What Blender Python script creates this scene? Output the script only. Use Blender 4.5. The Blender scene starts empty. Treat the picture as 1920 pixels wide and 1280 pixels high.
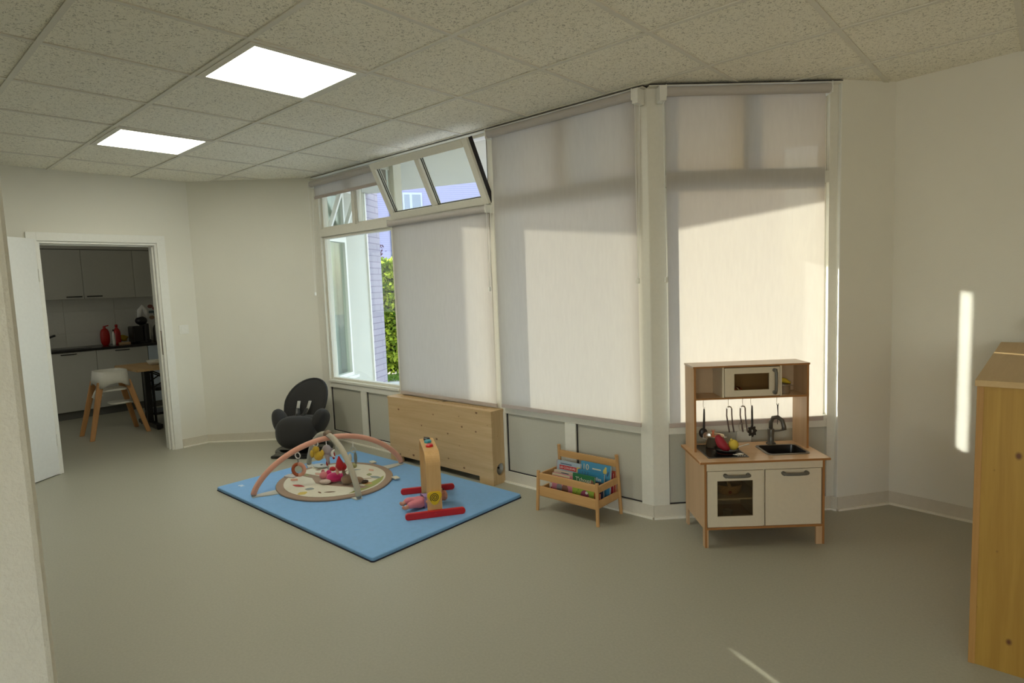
import bpy, bmesh, math, random
from mathutils import Vector, Matrix, Euler
random.seed(7)
SC = bpy.context.scene
COL = SC.collection
PI = math.pi

# ------------------------------------------------------------------ camera
# world: metres, z = 0 on the floor, camera stands at x = y = 0, 1.47 m up
EYE = 1.47
RX = Vector((0.74698194, 0.66375171, -0.03810038))
RY = Vector((-0.03350551, 0.09481745, 0.99493067))
RF = Vector((-0.66399952, 0.74191867, -0.09306627))
cam = bpy.data.cameras.new('camera')
cam.sensor_fit = 'HORIZONTAL'; cam.sensor_width = 36.0
cam.lens = 1136.4 / 1920 * 36.0
cam.clip_start = 0.02; cam.clip_end = 200
camo = bpy.data.objects.new('camera', cam); COL.objects.link(camo)
M = Matrix.Identity(4)
for i in range(3):
    M[i][0] = RX[i]; M[i][1] = RY[i]; M[i][2] = -RF[i]
M[2][3] = EYE
camo.matrix_world = M
SC.camera = camo

# ------------------------------------------------------------------ light
def lamp(name, kind, **kw):
    d = bpy.data.lights.new(name, kind)
    for k, v in kw.items(): setattr(d, k, v)
    o = bpy.data.objects.new(name, d); COL.objects.link(o); return o
def aim(o, loc, d):
    o.location = loc
    o.rotation_euler = Vector(d).to_track_quat('-Z', 'Y').to_euler()
SUND = Vector((0.909, -0.417, -0.249)).normalized()
sun = lamp('sun', 'SUN', energy=11.5, angle=math.radians(0.55), color=(1.0, 0.93, 0.80))
aim(sun, (-8, 8, 6), SUND)
# low evening sun mirrored in the glass of the third bay: a narrow beam outside the glass
glint = lamp('glass_sun_reflection', 'AREA', shape='RECTANGLE', size=0.11, size_y=0.92, energy=1.05,
             color=(1.0, 0.95, 0.86), spread=math.radians(1.6))
aim(glint, (-1.923, 3.568, 1.28), Vector((0.909, 0.417, -0.249)))
# warm fill lamp added behind the camera, at the unseen opening
room_fill = lamp('warm_fill_light', 'AREA', shape='RECTANGLE', size=3.0, size_y=1.6, energy=30.0, color=(1.0, 0.80, 0.50))
aim(room_fill, (1.2, -3.02, 1.55), (0.15, 1, 0.6))
kday = lamp('kitchen_window_daylight', 'AREA', shape='RECTANGLE', size=1.4, size_y=1.0, energy=4.0, color=(1.0, 0.98, 0.88))
aim(kday, (-8.2, 0.42, 1.6), (0, 1, 0))
w = bpy.data.worlds.new('world'); SC.world = w; w.use_nodes = True
nt = w.node_tree; bg = nt.nodes['Background']
sky = nt.nodes.new('ShaderNodeTexSky'); sky.sky_type = 'NISHITA'; sky.sun_disc = False
sky.sun_elevation = math.radians(14); sky.sun_rotation = math.radians(-65); sky.air_density = 1.0
sky.dust_density = 2.0
mixw = nt.nodes.new('ShaderNodeMix'); mixw.data_type = 'RGBA'; mixw.inputs[0].default_value = 0.45
mixw.inputs[7].default_value = (2.6, 2.7, 2.8, 1)
nt.links.new(sky.outputs[0], mixw.inputs[6]); nt.links.new(mixw.outputs[2], bg.inputs[0])
bg.inputs[1].default_value = 1.3
SC.view_settings.view_transform = 'Standard'; SC.view_settings.look = 'None'
SC.view_settings.exposure = 0.0; SC.view_settings.gamma = 1.0
SC.view_settings.use_curve_mapping = False
SC.cycles.use_denoising = True
SC.cycles.max_bounces = 12; SC.cycles.diffuse_bounces = 6; SC.cycles.transparent_max_bounces = 16
SC.cycles.sample_clamp_indirect = 6.0

# ------------------------------------------------------------------ materials
def lin(c):
    return tuple((x / 12.92 if x <= 0.04045 else ((x + 0.055) / 1.055) ** 2.4) for x in c)
def s255(r, g, b): return lin((r / 255, g / 255, b / 255))
MATS = {}
def mat(name, col, rough=0.6, metal=0.0, spec=0.5, noise=0.0, nscale=40.0, bump=0.0, bscale=200.0, coat=0.0, emit=None, estr=0.0, detail=4.0, sheen=0.0):
    if name in MATS: return MATS[name]
    m = bpy.data.materials.new(name); m.use_nodes = True
    nt = m.node_tree; b = nt.nodes['Principled BSDF']
    b.inputs['Base Color'].default_value = (*col, 1); b.inputs['Roughness'].default_value = rough
    b.inputs['Metallic'].default_value = metal; b.inputs['Specular IOR Level'].default_value = spec
    b.inputs['Coat Weight'].default_value = coat
    if sheen: b.inputs['Sheen Weight'].default_value = sheen
    if emit:
        b.inputs['Emission Color'].default_value = (*emit, 1); b.inputs['Emission Strength'].default_value = estr
    tc = nt.nodes.new('ShaderNodeTexCoord')
    n = nt.nodes.new('ShaderNodeTexNoise'); n.inputs['Scale'].default_value = nscale; n.inputs['Detail'].default_value = detail
    nt.links.new(tc.outputs['Object'], n.inputs['Vector'])
    r = nt.nodes.new('ShaderNodeMapRange')
    r.inputs[3].default_value = 1 - max(noise, 0.02); r.inputs[4].default_value = 1 + max(noise, 0.02)
    r.inputs[1].default_value = 0.3; r.inputs[2].default_value = 0.7
    nt.links.new(n.outputs[0], r.inputs[0])
    hsv = nt.nodes.new('ShaderNodeHueSaturation'); hsv.inputs['Color'].default_value = (*col, 1)
    nt.links.new(r.outputs[0], hsv.inputs['Value']); nt.links.new(hsv.outputs[0], b.inputs['Base Color'])
    if bump:
        n2 = nt.nodes.new('ShaderNodeTexNoise'); n2.inputs['Scale'].default_value = bscale
        nt.links.new(tc.outputs['Object'], n2.inputs['Vector'])
        bp = nt.nodes.new('ShaderNodeBump'); bp.inputs['Strength'].default_value = bump; bp.inputs['Distance'].default_value = 0.002
        nt.links.new(n2.outputs[0], bp.inputs['Height']); nt.links.new(bp.outputs[0], b.inputs['Normal'])
    MATS[name] = m; return m

def wood(name, c1, c2, axis='X', scale=1.0, knots=0.0, rough=0.5, knotcol=(0.12, 0.05, 0.015), kscale=5.0, flat='Y'):
    """grain stretched along one object axis, with optional knots"""
    if name in MATS: return MATS[name]
    m = bpy.data.materials.new(name); m.use_nodes = True
    nt = m.node_tree; N = nt.nodes; L = nt.links; b = N['Principled BSDF']
    b.inputs['Roughness'].default_value = rough
    tc = N.new('ShaderNodeTexCoord'); mp = N.new('ShaderNodeMapping')
    st = {'X': (1.2, 22, 22), 'Y': (22, 1.2, 22), 'Z': (22, 22, 1.2)}[axis]
    mp.inputs['Scale'].default_value = tuple(s * scale for s in st)
    L.new(tc.outputs['Object'], mp.inputs[0])
    n = N.new('ShaderNodeTexNoise'); n.inputs['Scale'].default_value = 1.0; n.inputs['Detail'].default_value = 6; n.inputs['Distortion'].default_value = 0.6
    L.new(mp.outputs[0], n.inputs[0])
    mp2 = N.new('ShaderNodeMapping'); mp2.inputs['Scale'].default_value = tuple(s * 6 * scale for s in st); L.new(tc.outputs['Object'], mp2.inputs[0])
    n2 = N.new('ShaderNodeTexNoise'); n2.inputs['Scale'].default_value = 1.0; L.new(mp2.outputs[0], n2.inputs[0])
    mx = N.new('ShaderNodeMath'); mx.operation = 'MULTIPLY_ADD'; mx.inputs[1].default_value = 0.35; L.new(n2.outputs[0], mx.inputs[0]); L.new(n.outputs[0], mx.inputs[2])
    cr = N.new('ShaderNodeValToRGB'); e = cr.color_ramp.elements
    e[0].position = 0.45; e[0].color = (*c1, 1); e[1].position = 0.85; e[1].color = (*c2, 1)
    L.new(mx.outputs[0], cr.inputs[0]); out = cr.outputs[0]
    if knots:
        k1, k2 = kscale * 0.8, kscale * 1.15
        sx = N.new('ShaderNodeSeparateXYZ'); L.new(tc.outputs['Object'], sx.inputs[0]); cb3 = N.new('ShaderNodeCombineXYZ')
        o1, o2 = {'Y': (0, 2), 'X': (1, 2), 'Z': (0, 1)}[flat]
        if (axis == 'Z'): k1, k2 = k2, k1
        for src, kk, dst in ((o1, k1, 0), (o2, k2, 1)):
            mm = N.new('ShaderNodeMath'); mm.operation = 'MULTIPLY'; mm.inputs[1].default_value = kk; L.new(sx.outputs[src], mm.inputs[0]); L.new(mm.outputs[0], cb3.inputs[dst])
        v = N.new('ShaderNodeTexVoronoi'); v.voronoi_dimensions = '2D'; v.inputs['Scale'].default_value = 1.0; v.inputs['Randomness'].default_value = 1.0
        L.new(cb3.outputs[0], v.inputs['Vector'])
        sp = N.new('ShaderNodeSeparateColor'); L.new(v.outputs['Color'], sp.inputs[0])
        mr = N.new('ShaderNodeMapRange'); mr.inputs[1].default_value = 0.5; mr.inputs[2].default_value = 1.0; mr.inputs[3].default_value = 0.0; mr.inputs[4].default_value = 0.085 * knots
        L.new(sp.outputs[0], mr.inputs[0])
        sb = N.new('ShaderNodeMath'); sb.operation = 'SUBTRACT'; L.new(mr.outputs[0], sb.inputs[0]); L.new(v.outputs['Distance'], sb.inputs[1])
        ck = N.new('ShaderNodeMapRange'); ck.inputs[1].default_value = -0.03; ck.inputs[2].default_value = 0.03; L.new(sb.outputs[0], ck.inputs[0])
        mk = N.new('ShaderNodeMix'); mk.data_type = 'RGBA'; mk.inputs[7].default_value = (*knotcol, 1)
        L.new(ck.outputs[0], mk.inputs[0]); L.new(out, mk.inputs[6]); out = mk.outputs[2]
    L.new(out, b.inputs['Base Color'])
    MATS[name] = m; return m

def glassmat(name, tint=(0.95, 0.98, 0.96), refl=1.0):
    if name in MATS: return MATS[name]
    m = bpy.data.materials.new(name); m.use_nodes = True
    nt = m.node_tree; N = nt.nodes; L = nt.links
    N.remove(N['Principled BSDF'])
    t = N.new('ShaderNodeBsdfTransparent'); t.inputs[0].default_value = (*tint, 1)
    g = N.new('ShaderNodeBsdfGlossy'); g.inputs['Roughness'].default_value = 0.02
    lw = N.new('ShaderNodeLayerWeight'); lw.inputs[0].default_value = 0.5
    pw = N.new('ShaderNodeMath'); pw.operation = 'POWER'; pw.inputs[1].default_value = 5.0; L.new(lw.outputs['Facing'], pw.inputs[0])
    f = N.new('ShaderNodeMath'); f.operation = 'MULTIPLY_ADD'; f.inputs[1].default_value = 0.9; f.inputs[2].default_value = 0.04; L.new(pw.outputs[0], f.inputs[0])
    mx = N.new('ShaderNodeMixShader'); L.new(f.outputs[0], mx.inputs[0]); L.new(t.outputs[0], mx.inputs[1]); L.new(g.outputs[0], mx.inputs[2])
    L.new(mx.outputs[0], N['Material Output'].inputs[0])
    MATS[name] = m; return m

def fabric_blind():
    m = bpy.data.materials.new('blind_screen_fabric'); m.use_nodes = True
    nt = m.node_tree; N = nt.nodes; L = nt.links; N.remove(N['Principled BSDF'])
    tc = N.new('ShaderNodeTexCoord')
    mp = N.new('ShaderNodeMapping'); mp.inputs['Scale'].default_value = (14, 14, 2.5); L.new(tc.outputs['Object'], mp.inputs[0])
    n = N.new('ShaderNodeTexNoise'); n.inputs['Scale'].default_value = 4.0; n.inputs['Detail'].default_value = 5; L.new(mp.outputs[0], n.inputs[0])
    cr = N.new('ShaderNodeValToRGB'); e = cr.color_ramp.elements
    e[0].position = 0.3; e[0].color = (0.78, 0.745, 0.71, 1); e[1].position = 0.7; e[1].color = (0.81, 0.775, 0.74, 1)
    L.new(n.outputs[0], cr.inputs[0])
    cr2 = N.new('ShaderNodeValToRGB'); e2 = cr2.color_ramp.elements
    e2[0].position = 0.25; e2[0].color = (0.295, 0.272, 0.25, 1); e2[1].position = 0.75; e2[1].color = (0.322, 0.298, 0.27, 1)
    L.new(n.outputs[0], cr2.inputs[0])
    d = N.new('ShaderNodeBsdfDiffuse'); L.new(cr.outputs[0], d.inputs[0])
    t = N.new('ShaderNodeBsdfTranslucent'); L.new(cr2.outputs[0], t.inputs[0])
    tr = N.new('ShaderNodeBsdfTransparent'); tr.inputs[0].default_value = (1, 1, 1, 1)
    a = N.new('ShaderNodeMixShader'); a.inputs[0].default_value = 0.55; L.new(d.outputs[0], a.inputs[1]); L.new(t.outputs[0], a.inputs[2])
    c = N.new('ShaderNodeMixShader'); c.inputs[0].default_value = 0.012; L.new(a.outputs[0], c.inputs[1]); L.new(tr.outputs[0], c.inputs[2])
    L.new(c.outputs[0], N['Material Output'].inputs[0]); return m

def ceilingmat():
    m = bpy.data.materials.new('fissured_ceiling_tile'); m.use_nodes = True
    nt = m.node_tree; N = nt.nodes; L = nt.links; b = N['Principled BSDF']; b.inputs['Roughness'].default_value = 0.95
    tc = N.new('ShaderNodeTexCoord')
    n = N.new('ShaderNodeTexNoise'); n.inputs['Scale'].default_value = 74; n.inputs['Detail'].default_value = 3.0; n.inputs['Roughness'].default_value = 0.6; n.inputs['Distortion'].default_value = 1.6
    L.new(tc.outputs['Object'], n.inputs[0])
    cr = N.new('ShaderNodeValToRGB'); e = cr.color_ramp.elements
    e[0].position = 0.37; e[0].color = (0.50, 0.475, 0.40, 1); e[1].position = 0.45; e[1].color = (0.93, 0.90, 0.785, 1)
    L.new(n.outputs[0], cr.inputs[0])
    n2 = N.new('ShaderNodeTexNoise'); n2.inputs['Scale'].default_value = 1.2; L.new(tc.outputs['Object'], n2.inputs[0])
    hs = N.new('ShaderNodeHueSaturation'); r = N.new('ShaderNodeMapRange'); r.inputs[3].default_value = 0.93; r.inputs[4].default_value = 1.05
    L.new(n2.outputs[0], r.inputs[0]); L.new(r.outputs[0], hs.inputs['Value']); L.new(cr.outputs[0], hs.inputs['Color'])
    L.new(hs.outputs[0], b.inputs['Base Color'])
    bp = N.new('ShaderNodeBump'); bp.inputs['Strength'].default_value = 0.5; bp.inputs['Distance'].default_value = 0.003
    L.new(cr.outputs[0], bp.inputs['Height']); L.new(bp.outputs[0], b.inputs['Normal']); return m

WALL = mat('painted_wall_plaster', (0.80, 0.785, 0.71), 0.85, noise=0.02, nscale=2.0, bump=0.35, bscale=260)
CEIL_M = ceilingmat()
TEE = mat('ceiling_grid_metal', (0.74, 0.715, 0.63), 0.5)
FLOOR = mat('grey_green_vinyl_floor', (0.40, 0.39, 0.318), 0.42, spec=0.35, noise=0.05, nscale=90, bump=0.06, bscale=300)
COVE = mat('vinyl_skirting', (0.66, 0.62, 0.53), 0.6)
LIP = mat('pale_skirting_lip', (0.86, 0.83, 0.74), 0.5)
FRAME = mat('painted_window_frame', (0.76, 0.745, 0.67), 0.42)
PANEL = mat('grey_lower_panel', (0.52, 0.505, 0.43), 0.55, noise=0.015, nscale=120)
GASKET_SHADE = mat('dark_gasket_and_shade', (0.012, 0.008, 0.012), 0.6)
WHITE = mat('white_lacquer', (0.84, 0.84, 0.80), 0.35)
DOORW = mat('white_door_lacquer', (0.82, 0.83, 0.82), 0.4)
GLASS = glassmat('window_glass')
BLIND = fabric_blind()
ROLLER = mat('blind_roller_fabric', (0.52, 0.49, 0.47), 0.7)
BARM = mat('blind_hem_bar', (0.50, 0.43, 0.40), 0.6)
PINE = wood('knotty_pine_board', (0.64, 0.46, 0.25), (0.53, 0.36, 0.18), 'X', 1.0, knots=1.0, knotcol=(0.17, 0.075, 0.025), kscale=8.0)
PINES = wood('knotty_pine_side', (0.64, 0.46, 0.25), (0.53, 0.36, 0.18), 'Z', 1.0, knots=1.0, knotcol=(0.17, 0.075, 0.025), kscale=8.0, flat='X')
PINEZ = wood('yellow_pine_upright', (0.46, 0.27, 0.045), (0.37, 0.20, 0.028), 'Z', 1.0, knots=0.9, knotcol=(0.13, 0.045, 0.012), kscale=6.5)
PINEE = wood('pine_edge', (0.50, 0.27, 0.075), (0.38, 0.19, 0.05), 'Z', 1.0)
BEECH = wood('beech_stick', (0.62, 0.36, 0.15), (0.52, 0.29, 0.11), 'Z', 0.8)
BIRCH = wood('birch_veneer', (0.66, 0.45, 0.26), (0.58, 0.38, 0.205), 'X', 0.7, rough=0.35)
BIRCHE = mat('plywood_edge', (0.36, 0.16, 0.045), 0.6)
KWHITE = mat('toy_kitchen_white', (0.70, 0.61, 0.465), 0.45)
BLACK = mat('black_plastic', (0.012, 0.012, 0.012), 0.35)
GREYP = mat('grey_plastic', (0.13, 0.12, 0.10), 0.45)
STEEL = mat('brushed_steel', (0.60, 0.58, 0.54), 0.28, metal=0.9)
RED = mat('red_paint', (0.55, 0.008, 0.012), 0.35)

# ------------------------------------------------------------------ mesh builder
class MB:
    def __init__(s): s.v = []; s.f = []; s.m = []; s.T = Matrix.Identity(4); s.mi = 0
    def add(s, vs, fs):
        o = len(s.v); s.v += [tuple(s.T @ Vector(p)) for p in vs]
        for f in fs: s.f.append([o + i for i in f]); s.m.append(s.mi)
        return s
    def box(s, x0, x1, y0, y1, z0, z1):
        return s.add([(x0, y0, z0), (x1, y0, z0), (x1, y1, z0), (x0, y1, z0), (x0, y0, z1), (x1, y0, z1), (x1, y1, z1), (x0, y1, z1)],
                     [(0, 3, 2, 1), (4, 5, 6, 7), (0, 1, 5, 4), (1, 2, 6, 5), (2, 3, 7, 6), (3, 0, 4, 7)])
    def prism(s, poly, z0, z1):
        n = len(poly); a = sum(poly[i][0] * poly[(i + 1) % n][1] - poly[(i + 1) % n][0] * poly[i][1] for i in range(n))
        if a < 0: poly = poly[::-1]
        return s.add([(x, y, z0) for x, y in poly] + [(x, y, z1) for x, y in poly],
                     [tuple(range(n - 1, -1, -1)), tuple(range(n, 2 * n))] + [(i, (i + 1) % n, n + (i + 1) % n, n + i) for i in range(n)])
    def tube(s, pts, r, n=10, closed=False, sc=(1, 1)):
        pts = [Vector(p) for p in pts]; N = len(pts); rs = r if isinstance(r, (list, tuple)) else [r] * N
        vs = []; up = None
        for i, p in enumerate(pts):
            if closed: t = (pts[(i + 1) % N] - pts[i - 1])
            else: t = pts[min(i + 1, N - 1)] - pts[max(i - 1, 0)]
            t.normalize()
            if up is None:
                up = Vector((0, 0, 1)) if abs(t.z) < 0.9 else Vector((0, 1, 0))
            a = (up - t * up.dot(t)).normalized(); b = t.cross(a); up = a
            for k in range(n):
                q = 2 * PI * k / n; vs.append(p + (a * math.cos(q) * sc[0] + b * math.sin(q) * sc[1]) * rs[i])
        fs = []
        for i in range(N if closed else N - 1):
            j = (i + 1) % N
            for k in range(n): fs.append((i * n + k, i * n + (k + 1) % n, j * n + (k + 1) % n, j * n + k))
        if not closed: fs += [tuple(range(n - 1, -1, -1)), tuple((N - 1) * n + k for k in range(n))]
        return s.add(vs, fs)
    def cyl(s, p0, p1, r0, r1=None, n=20): return s.tube([p0, p1], [r0, r0 if r1 is None else r1], n)
    def lathe(s, prof, c=(0, 0, 0), n=28):
        vs = []; fs = []; P = len(prof)
        for r, z in prof:
            for k in range(n): vs.append((c[0] + r * math.cos(2 * PI * k / n), c[1] + r * math.sin(2 * PI * k / n), c[2] + z))
        for i in range(P - 1):
            for k in range(n): fs.append((i * n + k, i * n + (k + 1) % n, (i + 1) * n + (k + 1) % n, (i + 1) * n + k))
        if prof[0][0] > 1e-6: fs.append(tuple(range(n - 1, -1, -1)))
        if prof[-1][0] > 1e-6: fs.append(tuple((P - 1) * n + k for k in range(n)))
        return s.add(vs, fs)
    def ell(s, c, r, n=20, m=12, e=1.0, warp=None):
        """superellipsoid; e < 1 is boxier"""
        sg = lambda v: math.copysign(abs(v) ** e, v)
        vs = []; fs = []
        for i in range(m + 1):
            ph = -PI / 2 + PI * i / m
            for k in range(n):
                th = 2 * PI * k / n
                p = Vector((sg(math.cos(ph)) * sg(math.cos(th)) * r[0], sg(math.cos(ph)) * sg(math.sin(th)) * r[1], sg(math.sin(ph)) * r[2]))
                if warp: p = warp(p)
                vs.append(p + Vector(c))
        for i in range(m):
            for k in range(n): fs.append((i * n + k, i * n + (k + 1) % n, (i + 1) * n + (k + 1) % n, (i + 1) * n + k))
        return s.add(vs, fs)
    def build(s, name, mats, parent=None, bevel=0, smooth=False, sub=0, solid=0):
        me = bpy.data.meshes.new(name); me.from_pydata(s.v, [], s.f)
        if not isinstance(mats, (list, tuple)): mats = [mats]
        for m in mats: me.materials.append(m)
        for p, i in zip(me.polygons, s.m): p.material_index = i; p.use_smooth = smooth
        bm = bmesh.new(); bm.from_mesh(me); bmesh.ops.remove_doubles(bm, verts=bm.verts, dist=1e-6)
        bmesh.ops.recalc_face_normals(bm, faces=bm.faces) if not solid else None
        bm.to_mesh(me); bm.free(); me.update()
        o = bpy.data.objects.new(name, me); COL.objects.link(o)
        if parent: o.parent = parent
        if solid:
            md = o.modifiers.new('thick', 'SOLIDIFY'); md.thickness = solid
        if bevel:
            md = o.modifiers.new('bevel', 'BEVEL'); md.width = bevel; md.segments = 2; md.limit_method = 'ANGLE'; md.angle_limit = math.radians(40)
        if sub:
            md = o.modifiers.new('sub', 'SUBSURF'); md.levels = sub; md.render_levels = sub
        return o
def tag(o, label, cat, group=None, kind=None):
    if label: o['label'] = label
    if cat: o['category'] = cat
    if group: o['group'] = group
    if kind: o['kind'] = kind
    return o
def thing(name, label, cat, loc=(0, 0, 0), rz=0.0, group=None):
    o = bpy.data.objects.new(name, None); COL.objects.link(o); o.empty_display_size = 0.1
    o.location = loc; o.rotation_euler = (0, 0, rz)
    return tag(o, label, cat, group)
def st(o): o['kind'] = 'structure'; return o
def frame(origin, ex, ey):
    """matrix with x along ex, y along ey (2-D), z up"""
    m = Matrix.Identity(4)
    m[0][0], m[1][0] = ex; m[0][1], m[1][1] = ey; m[0][3], m[1][3], m[2][3] = origin
    return m
def arc(cx, cy, r, a0, a1, n=8):
    return [(cx + r * math.cos(a0 + (a1 - a0) * i / n), cy + r * math.sin(a0 + (a1 - a0) * i / n)) for i in range(n + 1)]
def rrect(x0, x1, y0, y1, r, n=5):
    return arc(x1 - r, y0 + r, r, -PI / 2, 0, n) + arc(x1 - r, y1 - r, r, 0, PI / 2, n) + arc(x0 + r, y1 - r, r, PI / 2, PI, n) + arc(x0 + r, y0 + r, r, PI, 1.5 * PI, n)
def text(body, size, m, parent, M4, name='lettering', depth=0.0004, align='LEFT'):
    cu = bpy.data.curves.new(name, 'FONT'); cu.body = body; cu.size = size; cu.extrude = depth; cu.align_x = align
    tmp = bpy.data.objects.new(name, cu); COL.objects.link(tmp)
    dg = bpy.context.evaluated_depsgraph_get(); dg.update()
    me = bpy.data.meshes.new_from_object(tmp.evaluated_get(dg)); bpy.data.objects.remove(tmp)
    me.materials.clear(); me.materials.append(m)
    me.transform(M4); o = bpy.data.objects.new(name, me); COL.objects.link(o)
    if parent: o.parent = parent
    return o
# ------------------------------------------------------------------ room shell
CEIL = 2.577; WY = 3.25
HV = 2.62
XW = -6.33                                   # wall with the door
CL = (XW, 2.41); WL = (-5.42, WY)            # slanting wall left of the windows
PI0 = (-1.79, WY); PI1 = (-0.98, 4.05)        # slanting fourth bay
J1 = (-0.955, 4.03); CR = (-0.735, 4.335); RE = (3.2, 3.77)
DX = Vector((PI1[0] - PI0[0], PI1[1] - PI0[1])); DLEN = DX.length; DX.normalize(); DN = Vector((-DX.y, DX.x))
E0 = (-1.0, 4.03)

fl = MB().prism([(-9.9, -3.0), (3.4, -3.0), (3.4, 4.6), (-0.6, 4.6), (-1.1, 4.2), (-1.85, WY + 0.1), (-5.45, WY + 0.1), (-6.4, 3.6), (-9.9, 3.6)], -0.2, 0)
st(fl.build('floor', FLOOR))
# suspended tiles: slab plus a real T-bar grid just below it
GX, GY, TL = -2.653, 0.073, 0.625
ce = MB().prism([(-9.9, -3.0), (3.4, -3.0), (3.4, 4.6), (-0.6, 4.6), (-1.1, 4.2), (-1.85, WY + 0.1), (-5.45, WY + 0.1), (-6.4, 3.6), (-9.9, 3.6)], CEIL + 0.006, CEIL + 0.3)
st(ce.build('ceiling', CEIL_M))
def inside_top(y, x):  # ceiling polygon limits used to trim the grid
    return True
g = MB()
for i in range(-10, 7):
    x = GX - i * TL
    if x < XW or x > 3.2: continue
    ymax = WY + 0.02
    if x < WL[0]: ymax = CL[1] + (x - CL[0]) * (WL[1] - CL[1]) / (WL[0] - CL[0])
    elif x > PI0[0]: ymax = min(4.3, WY + (x - PI0[0]) * (PI1[1] - WY) / (PI1[0] - PI0[0])) if x < PI1[0] else 4.3
    g.box(x - 0.012, x + 0.012, -3, ymax, CEIL, CEIL + 0.006)
for j in range(-5, 7):
    y = GY + j * TL
    x0 = XW if y <= CL[1] else CL[0] + (y - CL[1]) * (WL[0] - CL[0]) / (WL[1] - CL[1]); x1 = 3.2
    if y > WY: x0 = PI0[0] + (y - WY) * (PI1[0] - PI0[0]) / (PI1[1] - PI0[1])
    g.box(x0, x1, y - 0.012, y + 0.012, CEIL - 0.0006, CEIL + 0.005)
st(g.build('trim_1', TEE))

def wallseg(name, a, b, t=0.2, z0=-0.05, z1=HV, m=WALL, ext0=0.0, ext1=0.0):
    """slab on the far side of the line a->b (room on the right hand)"""
    d = Vector((b[0] - a[0], b[1] - a[1])).normalized(); n = Vector((-d.y, d.x))
    a2 = (a[0] - d.x * ext0, a[1] - d.y * ext0); b2 = (b[0] + d.x * ext1, b[1] + d.y * ext1)
    mb = MB().prism([a, b, (b2[0] + n.x * t, b2[1] + n.y * t), (a2[0] + n.x * t, a2[1] + n.y * t)], z0, z1)
    return st(mb.build(name, m))
DY0, DY1, DZ = 1.19, 2.10, 1.985              # door opening
dw = MB(); T = 0.15
dw.box(XW - T, XW - T + 0.02, CL[1] + 0.02, 3.4, -0.05, HV); dw.box(XW - T, XW, -3.0, DY0, -0.05, HV); dw.box(XW - T, XW, DY1, CL[1] + 0.02, -0.05, HV); dw.box(XW - T, XW, DY0, DY1, DZ, HV)
st(dw.build('wall_left', WALL))
wallseg('wall_back_left', CL, WL, 0.16, ext0=0.03, ext1=-0.10)
wallseg('wall_back_right', J1, CR, 0.2, ext1=0.06)
wallseg('wall_right', CR, RE, 0.2, ext0=-0.02, ext1=0.2)
XR = 3.2
rw = MB(); rw.box(XR, XR + 0.2, -3.2, 4.4, -0.05, HV); st(rw.build('wall_rear', WALL))
sw = MB()       # wall behind the camera, with an unseen opening added to let in light
sw.box(-6.5, -0.2, -3.2, -3.0, -0.05, HV); sw.box(3.0, 3.4, -3.2, -3.0, -0.05, HV)
sw.box(-0.2, 3.0, -3.2, -3.0, -0.05, 0.7); sw.box(-0.2, 3.0, -3.2, -3.0, 2.4, HV); st(sw.build('wall_side', WALL))
# near wall whose plastered corner cuts the left of the picture
nw = MB(); nw.prism([(-1.9, -3.0), (-1.6, -3.0)] + [(-1.6, 0.238), (-1.603, 0.248), (-1.612, 0.2555), (-1.625, 0.258)] + [(-1.9, 0.258)], 0, CEIL + 0.005)
st(nw.build('wall_near_left', mat('rough_painted_plaster', (0.78, 0.765, 0.70), 0.85, bump=0.8, bscale=110)))

def skirt(name, pts, h=0.085):
    mb = MB()
    for (a, b) in zip(pts[:-1], pts[1:]):
        d = Vector((b[0] - a[0], b[1] - a[1])).normalized(); n = Vector((d.y, -d.x))  # into the room
        def strip(t, z0, z1, mi):
            mb.mi = mi
            mb.prism([a, b, (b[0] + n.x * t, b[1] + n.y * t), (a[0] + n.x * t, a[1] + n.y * t)], z0, z1)
        strip(0.004, 0.0, h, 0); strip(0.016, 0.0, 0.012, 1)
    return st(mb.build(name, [COVE, LIP]))
skirt('baseboard_left', [(XW, DY1 + 0.075), CL, (WL[0] - 0.02, WL[1] - 0.02)])
skirt('baseboard_front', [(-5.40, WY), PI0, PI1])
skirt('baseboard_right', [(-0.99, 4.035), J1, CR, RE])

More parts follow.
